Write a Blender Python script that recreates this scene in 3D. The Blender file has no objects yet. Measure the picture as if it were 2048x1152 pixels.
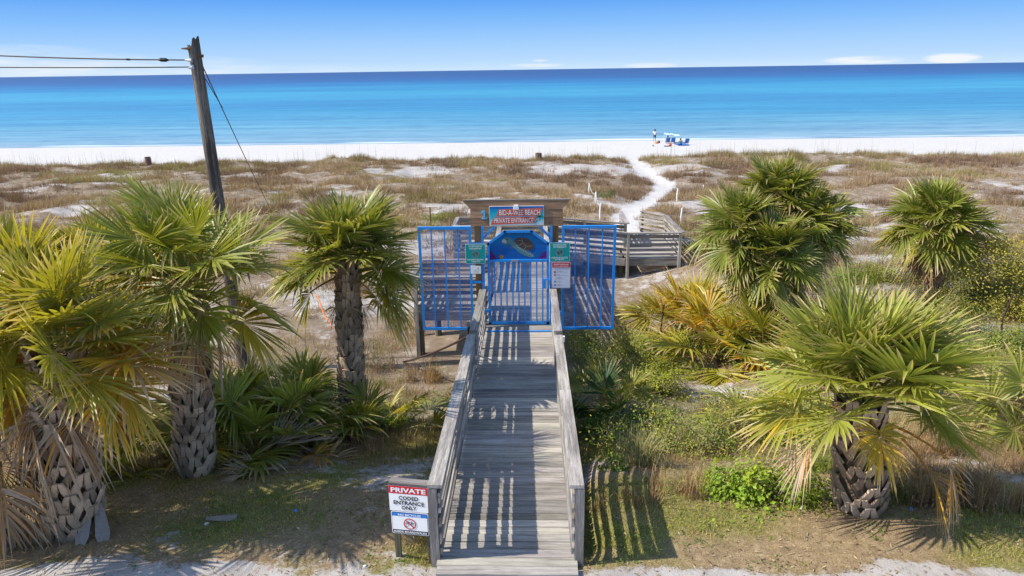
import bpy, math, random
import numpy as np
from mathutils import Vector, Matrix

# ------------------------------------------------------------------ scene, camera
sc = bpy.context.scene
col = sc.collection
R = math.radians
rs = np.random.RandomState(7)
CAM = np.array([.265, 0., 5.0])
FPX, PITCH, ROLL, YAW = 1400., R(17.32), R(.84), .0275

def cam_basis():
    f = np.array([-math.sin(YAW) * math.cos(PITCH), math.cos(YAW) * math.cos(PITCH), -math.sin(PITCH)])
    r0 = np.array([math.cos(YAW), math.sin(YAW), 0.]); u0 = np.cross(r0, f)
    r = r0 * math.cos(ROLL) - u0 * math.sin(ROLL); u = u0 * math.cos(ROLL) + r0 * math.sin(ROLL)
    return r, u, f
BR, BU, BF = cam_basis()
cam = bpy.data.cameras.new('camera'); co = bpy.data.objects.new('camera', cam); col.objects.link(co)
co.matrix_world = Matrix(((BR[0], BU[0], -BF[0], CAM[0]), (BR[1], BU[1], -BF[1], CAM[1]), (BR[2], BU[2], -BF[2], CAM[2]), (0, 0, 0, 1)))
cam.sensor_width = 36; cam.lens = FPX / 2048 * 36; cam.clip_end = 100000; cam.clip_start = .1
sc.camera = co
sc.render.resolution_x, sc.render.resolution_y = 1024, 576
vs = sc.view_settings
vs.view_transform = 'Standard'; vs.look = 'None'; vs.gamma = 1; vs.exposure = 0.82

def nrm(v):
    v = np.asarray(v, float); return v / np.linalg.norm(v)
def lin(r, g, b):
    return tuple((c / 255 / 12.92 if c / 255 <= .04045 else ((c / 255 + .055) / 1.055) ** 2.4) for c in (r, g, b))

# ------------------------------------------------------------------ terrain
def vnoise(x, y, scale, seed):
    x = np.asarray(x, float) / scale + seed * 17.31; y = np.asarray(y, float) / scale + seed * 5.77
    xi = np.floor(x).astype(np.int64); yi = np.floor(y).astype(np.int64)
    fx = x - xi; fy = y - yi
    fx = fx * fx * (3 - 2 * fx); fy = fy * fy * (3 - 2 * fy)
    def h(a, b):
        n = (a * 374761393 + b * 668265263 + seed * 1442695) & 0x7fffffff
        n = ((n ^ (n >> 13)) * 1274126177) & 0x7fffffff
        n = n ^ (n >> 16)
        return (n & 0xffff) / 65535.
    return (h(xi, yi) * (1 - fx) + h(xi + 1, yi) * fx) * (1 - fy) + (h(xi, yi + 1) * (1 - fx) + h(xi + 1, yi + 1) * fx) * fy
def fbm(x, y, scale, seed, o=3):
    s = 0; a = .5; t = 0
    for k in range(o):
        s = s + a * vnoise(x, y, scale / 2 ** k, seed + k * 3); t += a; a *= .55
    return s / t
def sstep(a, b, v):
    t = np.clip((v - a) / (b - a), 0, 1); return t * t * (3 - 2 * t)

_py = np.arange(-60, 420, .25)
_pz = np.interp(_py, [-60, 6.6, 8.0, 9.5, 12, 15, 17, 24, 28, 34, 45, 52, 57.5, 60, 64, 72, 90, 105, 115, 140, 200, 420],
                [0, 0, -.22, -.68, -1.48, -2.05, -2.25, -2.1, -1.75, -1.7, -1.9, -2.0, -1.95, -2.3, -3.2, -4.1, -4.85, -5.2, -5.7, -6.6, -9, -12])
_k = np.exp(-np.linspace(-2.2, 2.2, 13) ** 2); _k /= _k.sum()
_pz = np.convolve(np.pad(_pz, 6, mode='edge'), _k, mode='valid')
PATH = np.array([(4.3, 27.8), (4.45, 31), (5.4, 34.5), (6.9, 38.5), (8.4, 42.5), (8.9, 45.5), (8.6, 49), (8.5, 53), (8.7, 58), (9.3, 64), (10.5, 75)])
def path_dist(x, y):
    d = np.full(np.shape(x), 1e9)
    for a, b in zip(PATH[:-1], PATH[1:]):
        ab = b - a; t = np.clip(((x - a[0]) * ab[0] + (y - a[1]) * ab[1]) / (ab @ ab), 0, 1)
        d = np.minimum(d, np.hypot(x - a[0] - t * ab[0], y - a[1] - t * ab[1]))
    return d
def gz(x, y):
    x = np.asarray(x, float); y = np.asarray(y, float)
    z = np.interp(y + (fbm(x, y * 0, 14, 3, 2) - .5) * 3.5 * sstep(40, 55, y) * (1 - sstep(80, 92, y)), _py, _pz)
    dune = sstep(25, 32, y) * (1 - sstep(61, 67, y))
    pd = path_dist(x, y); pm = np.exp(-(pd / 1.5) ** 2)
    z = z + dune * ((fbm(x, y * 1.6, 9, 11, 2) - .5) * .9 + (fbm(x, y, 2.2, 21, 2) - .5) * .5) * (1 - .8 * pm)
    z = z - pm * .28 * sstep(33, 40, y) * (1 - sstep(63, 72, y))
    z = z + .32 * np.exp(-(((x - 4.5) / 1.6) ** 2 + ((y - 29.2) / 2.0) ** 2))
    z = z + .7 * sstep(3.8, 7.5, x) * sstep(9, 12.5, y) * (1 - sstep(24, 30, y))
    low = sstep(7.2, 10, y) * (1 - sstep(25, 31, y))
    z = z + low * ((fbm(x, y, 2.5, 31, 2) - .5) * .35)
    z = z + (1 - sstep(8, 12, y)) * sstep(4, 7, y) * (fbm(x, y, .8, 41, 2) - .5) * .07
    z = z - .3 * (1 - sstep(.8, 1.25, np.abs(x))) * sstep(6.1, 6.9, y) * (1 - sstep(12, 15, y))
    z = z + sstep(66, 72, y) * (fbm(x, y, 3.0, 51, 2) - .5) * .12 * (1 - sstep(98, 104, y))
    return z
def ray(px, py):
    return BF + BR * ((px - 1024) / FPX) + BU * ((576 - py) / FPX)
def hit(px, py):
    """where the ground is seen at a place of the photograph"""
    d = ray(px, py); d = d / d[1]
    t = np.arange(3, 140, .02); P = CAM + d * t[:, None]
    under = P[:, 2] < gz(P[:, 0], P[:, 1])
    i = int(np.argmax(under)); return P[i]
def at_y(px, py, Y):
    d = ray(px, py); return CAM + d * (Y / d[1])
def foot(px, py, Y):
    p = at_y(px, py, Y); p[2] = float(gz(p[0], p[1])); return p

# ------------------------------------------------------------------ mesh builder
class MB:
    def __init__(s): s.v = []; s.f = []; s.c = []; s.g = []; s.n = 0; s.cur = 0
    def add(s, v, faces, c=(1, 1, 1), g=None, mi=0):
        """v (n,3); faces: list of int arrays (m,k)"""
        v = np.asarray(v, float).reshape(-1, 3); n = len(v)
        c = np.asarray(c, float)
        if c.ndim == 1: c = np.tile(c, (n, 1))
        g = v if g is None else np.asarray(g, float)
        s.v.append(v); s.c.append(c); s.g.append(g)
        if isinstance(faces, np.ndarray): faces = [faces]
        for f in faces:
            f = np.asarray(f, np.int64)
            if f.ndim == 1: f = f[None]
            s.f.append((f + s.n, mi))
        s.n += n
    def poly(s, pts, mi=0, c=(1, 1, 1)):
        s.add(pts, [np.arange(len(pts))], c, mi=mi)
    def board(s, p0, p1, w, t, up=(0, 0, 1), c=None, mi=0, skew0=0, skew1=0):
        p0 = np.asarray(p0, float); p1 = np.asarray(p1, float)
        L = np.linalg.norm(p1 - p0); d = (p1 - p0) / L
        sd = nrm(np.cross(up, d)); u = np.cross(d, sd)
        if c is None: c = np.array([1, 1, 1.]) * rs.uniform(.64, 1.2) * np.array([1, rs.uniform(.97, 1.01), rs.uniform(.93, 1.03)])
        off = rs.uniform(-50, 50, 3)
        v = []; g = []
        for k, (p, l) in enumerate(((p0, 0), (p1, L))):
            for a, b in ((-1, -1), (1, -1), (1, 1), (-1, 1)):
                sk = (skew0 if k == 0 else skew1) * b
                v.append(p + sd * a * w / 2 + u * b * t / 2 + d * sk); g.append((l, a * w / 2, b * t / 2))
        q = np.array([(0, 1, 2, 3)[::-1], (4, 5, 6, 7), (0, 4, 7, 3)[::-1], (1, 2, 6, 5)[::-1], (0, 1, 5, 4), (3, 2, 6, 7)[::-1]])
        q = np.array([(3, 2, 1, 0), (4, 5, 6, 7), (0, 4, 7, 3), (2, 6, 5, 1), (1, 5, 4, 0), (3, 7, 6, 2)])
        s.add(v, q[:, ::-1], c, np.array(g) + off, mi)
    def box(s, lo, hi, c=(1, 1, 1), mi=0):
        lo = np.asarray(lo, float); hi = np.asarray(hi, float); m = (lo + hi) / 2
        s.board((m[0], lo[1], m[2]), (m[0], hi[1], m[2]), hi[0] - lo[0], hi[2] - lo[2], c=c, mi=mi)
    def tube(s, pts, r, n=8, c=(1, 1, 1), mi=0, cap=True):
        pts = np.asarray(pts, float); m = len(pts); r = np.broadcast_to(np.asarray(r, float), (m,))
        t = np.gradient(pts, axis=0); t /= np.linalg.norm(t, axis=1)[:, None] + 1e-9
        ref = np.array([0, 0, 1.]) if abs(t[0][2]) < .9 else np.array([1., 0, 0])
        a = np.cross(t, ref); a /= np.linalg.norm(a, axis=1)[:, None] + 1e-9
        b = np.cross(t, a)
        th = np.linspace(0, 2 * math.pi, n, endpoint=False)
        v = pts[:, None] + (a[:, None] * np.cos(th)[None, :, None] + b[:, None] * np.sin(th)[None, :, None]) * r[:, None, None]
        i = np.arange(m - 1)[:, None] * n; j = np.arange(n)[None]; k = (j + 1) % n
        q = np.stack([i + j, i + k, i + n + k, i + n + j], -1).reshape(-1, 4)
        f = [q]
        if cap: f += [np.arange(n)[::-1], np.arange(n) + (m - 1) * n]
        L = np.concatenate([[0], np.cumsum(np.linalg.norm(np.diff(pts, axis=0), axis=1))])
        g = np.stack(np.broadcast_arrays(L[:, None], np.cos(th)[None] * r[:, None], np.sin(th)[None] * r[:, None]), -1).reshape(-1, 3)
        s.add(v, f, c, g + rs.uniform(-20, 20, 3), mi)
    def lathe(s, base, prof, n=16, c=(1, 1, 1), mi=0):
        base = np.asarray(base, float)
        pts = np.array([base + (0, 0, h) for _, h in prof]); s.tube2(pts, [r for r, _ in prof], n, c, mi)
    def tube2(s, pts, r, n, c, mi):
        m = len(pts); th = np.linspace(0, 2 * math.pi, n, endpoint=False)
        v = pts[:, None] + np.stack([np.cos(th), np.sin(th), th * 0], -1)[None] * np.asarray(r)[:, None, None]
        i = np.arange(m - 1)[:, None] * n; j = np.arange(n)[None]; k = (j + 1) % n
        q = np.stack([i + j, i + k, i + n + k, i + n + j], -1).reshape(-1, 4)
        s.add(v, [q, np.arange(n)[::-1], np.arange(n) + (m - 1) * n], c, None, mi)
    def build(s, name, mats, parent=None, smooth=False, loc=None):
        me = bpy.data.meshes.new(name)
        v = np.concatenate(s.v); c = np.concatenate(s.c); g = np.concatenate(s.g)
        origin = np.zeros(3)
        if parent is not None and parent.get('_o') is not None: origin = np.array(parent['_o'])
        elif loc is not None: origin = np.asarray(loc, float)
        me.vertices.add(len(v)); me.vertices.foreach_set('co', (v - origin).astype(np.float32).ravel())
        loops = np.concatenate([f.ravel() for f, _ in s.f]); tot = np.concatenate([np.full(len(f), f.shape[1]) for f, _ in s.f])
        mi = np.concatenate([np.full(len(f), m) for f, m in s.f])
        me.loops.add(len(loops)); me.loops.foreach_set('vertex_index', loops.astype(np.int32))
        me.polygons.add(len(tot))
        me.polygons.foreach_set('loop_start', np.concatenate([[0], np.cumsum(tot)[:-1]]).astype(np.int32))
        me.polygons.foreach_set('material_index', mi.astype(np.int32))
        me.polygons.foreach_set('use_smooth', np.full(len(tot), smooth))
        a = me.attributes.new('tint', 'FLOAT_COLOR', 'POINT'); a.data.foreach_set('color', np.c_[c, np.ones(len(c))].astype(np.float32).ravel())
        a = me.attributes.new('grain', 'FLOAT_VECTOR', 'POINT'); a.data.foreach_set('vector', g.astype(np.float32).ravel())
        me.update(calc_edges=True); me.validate()
        for m in (mats if isinstance(mats, (list, tuple)) else [mats]): me.materials.append(m)
        o = bpy.data.objects.new(name, me); col.objects.link(o)
        o['_o'] = [float(q) for q in origin]
        if parent is not None: o.parent = parent
        elif loc is not None: o.location = loc
        return o

def tag(o, label=None, cat=None, group=None, kind=None):
    if label: o['label'] = label
    if cat: o['category'] = cat
    if group: o['group'] = group
    if kind: o['kind'] = kind
    return o
def thing(name, loc, label, cat, group=None):
    o = bpy.data.objects.new(name, None); col.objects.link(o)
    o.location = [float(q) for q in loc]; o['_o'] = [float(q) for q in loc]; o.empty_display_size = .2
    return tag(o, label, cat, group)

# ------------------------------------------------------------------ materials
class NT:
    def __init__(s, name):
        s.m = bpy.data.materials.new(name); s.m.use_nodes = True; s.t = s.m.node_tree
        s.b = s.t.nodes['Principled BSDF']; s.out = s.t.nodes['Material Output']
    def n(s, ty, **kw):
        nd = s.t.nodes.new(ty)
        for k, v in kw.items():
            if k.startswith('i_'): nd.inputs[k[2:].replace('_', ' ')].default_value = v
            else: setattr(nd, k, v)
        return nd
    def l(s, a, b): s.t.links.new(a, b)
    def noise(s, vec, scale, detail=4, rough=.6, vscale=None):
        if vscale is not None:
            mp = s.n('ShaderNodeMapping'); mp.inputs['Scale'].default_value = vscale; s.l(vec, mp.inputs['Vector']); vec = mp.outputs[0]
        t = s.n('ShaderNodeTexNoise'); t.inputs['Scale'].default_value = scale; t.inputs['Detail'].default_value = detail
        t.inputs['Roughness'].default_value = rough; s.l(vec, t.inputs['Vector']); return t.outputs['Fac']
    def ramp(s, fac, stops, interp='LINEAR'):
        r = s.n('ShaderNodeValToRGB'); r.color_ramp.interpolation = interp
        e = r.color_ramp.elements
        while len(e) < len(stops): e.new(.5)
        for k, (p, c) in enumerate(stops):
            e[k].position = p; e[k].color = (*c, 1) if not np.isscalar(c) else (c, c, c, 1)
        s.l(fac, r.inputs[0]); return r.outputs[0]
    def mix(s, a, b, fac, mode='MIX'):
        m = s.n('ShaderNodeMix', data_type='RGBA', blend_type=mode)
        for v, k in ((a, 6), (b, 7), (fac, 0)):
            if hasattr(v, 'is_output'): s.l(v, m.inputs[k])
            elif k == 0: m.inputs[0].default_value = v
            else: m.inputs[k].default_value = (*v, 1)
        return m.outputs[2]
    def math(s, op, a, b=None, clamp=False):
        m = s.n('ShaderNodeMath', operation=op, use_clamp=clamp)
        for v, k in ((a, 0), (b, 1)):
            if v is None: continue
            if hasattr(v, 'is_output'): s.l(v, m.inputs[k])
            else: m.inputs[k].default_value = v
        return m.outputs[0]
    def attr(s, name):
        return s.n('ShaderNodeAttribute', attribute_name=name)
    def bump(s, h, strength=.3, dist=.01):
        b = s.n('ShaderNodeBump'); b.inputs['Strength'].default_value = strength; b.inputs['Distance'].default_value = dist
        s.l(h, b.inputs['Height']); s.l(b.outputs[0], s.b.inputs['Normal'])
    def color(s, c):
        if hasattr(c, 'is_output'): s.l(c, s.b.inputs['Base Color'])
        else: s.b.inputs['Base Color'].default_value = (*c, 1)
    def set(s, rough=.6, spec=.3, metal=0):
        s.b.inputs['Roughness'].default_value = rough; s.b.inputs['Specular IOR Level'].default_value = spec; s.b.inputs['Metallic'].default_value = metal
        return s

def m_plain(name, c, rough=.5, spec=.3, metal=0, var=.12, scale=6):
    t = NT(name); o = t.n('ShaderNodeTexCoord').outputs['Object']
    f = t.noise(o, scale, 5)
    t.color(t.mix(tuple(q * (1 - var) for q in c), tuple(min(1, q * (1 + var)) for q in c), f)); t.set(rough, spec, metal); return t.m
def m_wood(name, light, dark, knot=.5, bump=.4):
    t = NT(name); g = t.attr('grain').outputs['Vector']
    a = t.noise(g, 1, 6, .65, (1.6, 26, 26)); b = t.noise(g, 1, 3, .5, (.8, 3, 3)); c = t.noise(g, 1, 4, .7, (9, 110, 110))
    f = t.math('MULTIPLY_ADD', a, .8); t.t.nodes[-1].inputs[2].default_value = -.02
    f2 = t.math('ADD', f, t.math('MULTIPLY', t.math('SUBTRACT', b, .5), .6))
    f3 = t.math('ADD', f2, t.math('MULTIPLY', t.math('SUBTRACT', c, .5), .5))
    cc = t.ramp(f3, [(.18, tuple(q * .55 for q in dark)), (.36, dark), (.58, light), (.8, tuple(min(1, q * 1.25) for q in light))])
    t.color(t.mix(cc, t.attr('tint').outputs['Color'], 1., 'MULTIPLY')); t.set(.8, .2); t.bump(f3, bump, .006); return t.m
def m_leaf(name, transl=.38, rough=.42, spec=.45):
    t = NT(name); c = t.attr('tint').outputs['Color']
    o = t.n('ShaderNodeTexCoord').outputs['Object']
    f = t.noise(o, 9, 3); c2 = t.mix(c, t.mix(c, (1.25, 1.2, 1.05), 1., 'MULTIPLY'), f)
    t.color(c2); t.set(rough, spec)
    tr = t.n('ShaderNodeBsdfTranslucent'); t.l(t.mix(c2, (1.35, 1.25, .6), 1., 'MULTIPLY'), tr.inputs['Color'])
    ms = t.n('ShaderNodeMixShader'); ms.inputs[0].default_value = transl
    t.l(t.b.outputs[0], ms.inputs[1]); t.l(tr.outputs[0], ms.inputs[2]); t.l(ms.outputs[0], t.out.inputs['Surface']); return t.m
def m_tint(name, rough=.8, spec=.15, var=.3, scale=14, bump=0):
    t = NT(name); c = t.attr('tint').outputs['Color']; o = t.n('ShaderNodeTexCoord').outputs['Object']
    f = t.noise(o, scale, 5, .65)
    t.color(t.mix(t.mix(c, (1 - var,) * 3, 1., 'MULTIPLY'), t.mix(c, (1 + var,) * 3, 1., 'MULTIPLY'), f)); t.set(rough, spec)
    if bump: t.bump(f, bump, .02)
    return t.m

W_GREY = m_wood('weathered_wood', (.47, .435, .39), (.30, .275, .245))
W_RAIL = m_wood('weathered_rail_wood', (.50, .465, .42), (.27, .245, .22))
W_BROWN = m_wood('brown_wood', (.50, .295, .18), (.32, .19, .115))
W_POST = m_wood('treated_post_wood', (.46, .25, .11), (.30, .16, .07))
W_PILE = m_wood('pile_wood', (.25, .225, .15), (.12, .11, .07))
W_POLE = m_wood('pole_wood', (.26, .215, .17), (.085, .068, .055), bump=.8)
M_LEAF = m_leaf('palm_leaf')
M_DEAD = m_leaf('dead_leaf', .15, .7, .15)
M_SHRUB = m_leaf('shrub_leaf', .3, .5, .3)
M_GRASS = m_leaf('grass_blade', .25, .6, .2)
M_BOOT = m_tint('palm_trunk', .85, .1, .35, 30, .5)
M_STEM = m_tint('stem', .85, .1)
M_BLUE = m_plain('blue_paint', (.018, .25, .68), .32, .5, var=.12)
M_BLUEMESH = m_plain('blue_mesh_paint', (.02, .21, .58), .4, .4)
M_STEEL = m_plain('grey_steel', (.42, .43, .44), .4, .5, .6)
M_RUST = m_plain('rusty_iron', (.16, .07, .03), .8, .2)
M_CABLE = m_plain('black_cable', (.012, .013, .016), .5, .3)
M_CONDUIT = m_plain('brown_conduit', (.05, .028, .022), .6, .3)
M_WHITE = m_plain('white_paint', (.78, .78, .77), .45, .3, var=.04)
M_BLACK = m_plain('black_ink', (.02, .02, .025), .5, .2)
M_RED = m_plain('red_ink', (.55, .02, .03), .45, .3)
M_SIGNBLUE = m_plain('sign_blue', (.02, .18, .55), .45, .3)
M_GREEN = m_plain('teal_sign', (.0, .29, .27), .4, .35, var=.05)
M_CORAL = m_plain('coral_band', (.62, .12, .075), .5, .3)
M_SAIL = m_plain('canopy_cloth', (.62, .80, .84), .8, .1)

# ------------------------------------------------------------------ ground
def build_ground():
    rows = np.concatenate([np.arange(-30, 3, 2.), np.arange(3, 4.8, .2), np.arange(4.8, 20, .085), np.arange(20, 66, .16), np.arange(66, 108, .7), np.arange(108, 420, 12)])
    s = np.linspace(-1, 1, 430); s = np.sign(s) * np.abs(s) ** 1.12
    hw = 17 + 1.1 * np.maximum(rows, 0)
    X = s[None] * hw[:, None] + 0 * rows[:, None]; Y = np.broadcast_to(rows[:, None], X.shape)
    Z = gz(X, Y)
    nr, nc = X.shape
    i = np.arange(nr - 1)[:, None] * nc + np.arange(nc - 1)[None]
    q = np.stack([i, i + 1, i + nc + 1, i + nc], -1).reshape(-1, 4)
    sand, green = ground_masks(X.ravel(), Y.ravel())
    mb = MB(); mb.add(np.stack([X, Y, Z], -1).reshape(-1, 3), q, np.stack([sand, green, ground_masks.path], -1))
    t = NT('dune_ground'); p = t.n('ShaderNodeNewGeometry').outputs['Position']
    a = t.n('ShaderNodeSeparateColor'); t.l(t.attr('tint').outputs['Color'], a.inputs[0])
    n1 = t.noise(p, 9, 6, .7); n2 = t.noise(p, 1.3, 5, .65); n3 = t.noise(p, 45, 5, .75)
    n4 = t.noise(p, 2.6, 5, .7); n5 = t.noise(p, .9, 5, .7)
    sy = t.n('ShaderNodeSeparateXYZ'); t.l(p, sy.inputs[0]); far = t.n('ShaderNodeMapRange'); far.inputs[1].default_value = 56; far.inputs[2].default_value = 62; t.l(sy.outputs[1], far.inputs[0])
    sandc = t.mix(t.ramp(n2, [(.3, (.29, .26, .24)), (.7, (.47, .44, .415))]), t.ramp(t.math('ADD', t.math('MULTIPLY', n4, .5), t.math('MULTIPLY', n1, .5)), [(.36, (.42, .40, .38)), (.6, (.55, .53, .51))]), t.math('MAXIMUM', far.outputs[0], a.outputs[2]))
    sandc = t.mix(sandc, (.26, .22, .19), t.math('MULTIPLY', t.ramp(n1, [(.55, 0.), (.75, .7)]), t.math('SUBTRACT', 1., t.math('MULTIPLY', far.outputs[0], .8))))
    litter = t.ramp(n1, [(.3, (.085, .05, .025)), (.5, (.23, .15, .07)), (.68, (.40, .29, .17))])
    litter = t.mix(litter, t.ramp(n3, [(.3, (.08, .055, .03)), (.7, (.50, .40, .27))]), .45)
    greenc = t.ramp(n3, [(.25, (.08, .085, .02)), (.55, (.20, .20, .05)), (.8, (.32, .30, .09))])
    low = t.mix(litter, greenc, t.math('MULTIPLY', a.outputs[1], t.ramp(n2, [(.3, .25), (.65, 1.)])))
    dm = t.n('ShaderNodeMapRange'); dm.inputs[1].default_value = 10.5; dm.inputs[2].default_value = 15; t.l(sy.outputs[1], dm.inputs[0])
    dl = t.ramp(t.math('ADD', t.math('MULTIPLY', n4, .6), t.math('MULTIPLY', n5, .4)), [(.32, (.12, .088, .068)), (.5, (.23, .18, .14)), (.66, (.36, .305, .255))])
    low = t.mix(low, dl, t.math('MULTIPLY', dm.outputs[0], .8))
    m = t.math('ADD', a.outputs[0], t.math('MULTIPLY', t.math('SUBTRACT', n1, .5), 1.1))
    m = t.math('ADD', m, t.math('ADD', t.math('MULTIPLY', t.math('SUBTRACT', n3, .5), .5), t.math('MULTIPLY', t.math('SUBTRACT', n4, .5), 1.3)))
    m = t.ramp(m, [(.38, 0.), (.62, 1.)])
    t.color(t.mix(low, sandc, m)); t.set(.95, .05); t.bump(t.math('ADD', n1, t.math('MULTIPLY', n3, .5)), .6, .03)
    o = mb.build('ground', t.m, smooth=True); tag(o, 'sandy dune ground with dry litter, low grass and white beach sand', 'ground', kind='structure')

def ground_masks(x, y):
    near = 1 - sstep(10, 14, y)
    roadedge = 6.2 + (fbm(x, y * 0, .7, 61, 2) - .5) * .45 + .05 * sstep(1, 5, x)
    road = 1 - sstep(-.12, .12, y - roadedge)
    patch = sstep(.56, .74, fbm(x, y * 1.3, 1.6, 71, 3))
    bare = np.exp(-(((x + 1.7) / .9) ** 2 + ((y - 8.6) / .8) ** 2)) * .75 + np.exp(-(((x + 3.2) / .7) ** 2 + ((y - 7.9) / .35) ** 2)) * .35
    sn = np.maximum(road * .74, np.maximum(patch * .48, bare * .85)) * near
    mid = sstep(10, 14, y) * (1 - sstep(24, 28, y)) * (.24 + .42 * sstep(.45, .68, fbm(x, y, 2.2, 81, 4)) * (1 - .9 * np.exp(-((x - 2.2) ** 2 + (y - 18) ** 2) / 9.)))
    dn = sstep(24, 28, y) * (1 - sstep(57, 59.5, y)) * (.27 + .55 * dune_sand(x, y) * (1 - .8 * sstep(51.5, 54, y)))
    beach = sstep(57, 60, y) * 1.4
    pth = 1 - sstep(.45, .85, path_dist(x, y) - .25 * sstep(40, 55, y))
    s = np.clip(np.maximum(np.maximum(sn, mid), np.maximum(dn, np.maximum(beach, pth * 1.3 * sstep(26, 28, y)))), 0, 1.4)
    g = sstep(.38, .62, fbm(x, y, 1.5, 91, 4)) * (1 - sstep(12, 18, y)) + .25 * sstep(12, 18, y)
    ground_masks.path = pth * sstep(26, 28, y)
    return s, g
def dune_sand(x, y):
    a = fbm(x, y * 1.3, 3.2, 101, 4)
    b = fbm(x * .3, y, 8., 111, 2)       # bands along the shore
    return sstep(.56, .66, a * .66 + b * .34 + .035 * sstep(46, 36, y) - .12 * np.exp(-(x / 4.) ** 2 - ((y - 38.5) / 4.) ** 2))

# ------------------------------------------------------------------ sea
SEA = -5.2
def build_sea():
    rows = np.concatenate([np.arange(100, 140, 1.), np.geomspace(140, 60000, 60)])
    cols = np.concatenate([-np.geomspace(60000, 220, 20), np.linspace(-200, 200, 161), np.geomspace(220, 60000, 20)])
    X, Y = np.meshgrid(cols, rows); Z = np.full_like(X, SEA)
    nr, nc = X.shape; i = np.arange(nr - 1)[:, None] * nc + np.arange(nc - 1)[None]
    q = np.stack([i, i + 1, i + nc + 1, i + nc], -1).reshape(-1, 4)
    mb = MB(); mb.add(np.stack([X, Y, Z], -1).reshape(-1, 3), q)
    t = NT('sea_water'); p = t.n('ShaderNodeNewGeometry').outputs['Position']
    sx = t.n('ShaderNodeSeparateXYZ'); t.l(p, sx.inputs[0])
    big = t.noise(p, 1, 4, .6, (.004, .016, 0)); med = t.noise(p, 1, 5, .65, (.02, .11, 0)); fine = t.noise(p, 1, 5, .75, (.16, .75, 0)); strk = t.noise(p, 1, 4, .6, (.012, .22, 0))
    # water depth falls away from the shore: log distance
    ly = t.math('LOGARITHM', t.math('MAXIMUM', t.math('SUBTRACT', sx.outputs[1], 92.), 1.), 10.)
    ly = t.math('ADD', ly, t.math('MULTIPLY', t.math('SUBTRACT', big, .5), .55))
    ly = t.math('ADD', ly, t.math('MULTIPLY', t.math('SUBTRACT', med, .5), .22))
    u = t.math('DIVIDE', ly, 4.)
    c = t.ramp(u, [(.25, (.29, .41, .48)), (.34, (.19, .365, .47)), (.42, (.105, .32, .455)), (.50, (.04, .265, .45)), (.545, (.028, .22, .42)),
                   (.60, (.04, .315, .48)), (.665, (.011, .19, .40)), (.72, (.010, .09, .28)), (.80, (.009, .060, .215)), (1., (.010, .055, .20))])
    c = t.mix(t.mix(c, (.40, .50, .60), 1., 'MULTIPLY'), t.mix(c, (1.22, 1.04, .95), 1., 'MULTIPLY'), t.ramp(t.math('ADD', t.math('MULTIPLY', fine, .55), t.math('MULTIPLY', strk, .45)), [(.38, 0.), (.62, 1.)]))
    # foam at the water's edge and one thin breaker line
    fn = t.noise(p, 1, 3, .6, (.05, .4, 0))
    e = t.math('DIVIDE', t.math('SUBTRACT', sx.outputs[1], t.math('ADD', 105.2, t.math('MULTIPLY', fn, 3.))), 2.4)
    foam = t.math('MULTIPLY', t.ramp(t.math('ABSOLUTE', e), [(.15, 1.), (.55, 0.)]), t.ramp(t.noise(p, 1, 2, .5, (.03, .01, 0)), [(.42, 0.), (.6, .9)]))
    e2 = t.math('DIVIDE', t.math('SUBTRACT', sx.outputs[1], t.math('ADD', 122., t.math('MULTIPLY', fn, 4.))), 1.6)
    foam2 = t.math('MULTIPLY', t.ramp(t.math('ABSOLUTE', e2), [(.1, 1.), (.5, 0.)]), t.ramp(t.noise(p, 1, 2, .5, (.022, .01, 0)), [(.5, 0.), (.65, .35)]))
    c = t.mix(c, (.85, .9, .92), t.math('MAXIMUM', foam, foam2))
    t.color(c); t.set(.38, .07); t.bump(t.math('ADD', med, t.math('MULTIPLY', fine, .4)), .35, .35)
    o = mb.build('sea', t.m); tag(o, 'turquoise sea deepening to dark blue at the horizon', 'sea', kind='structure')

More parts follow.
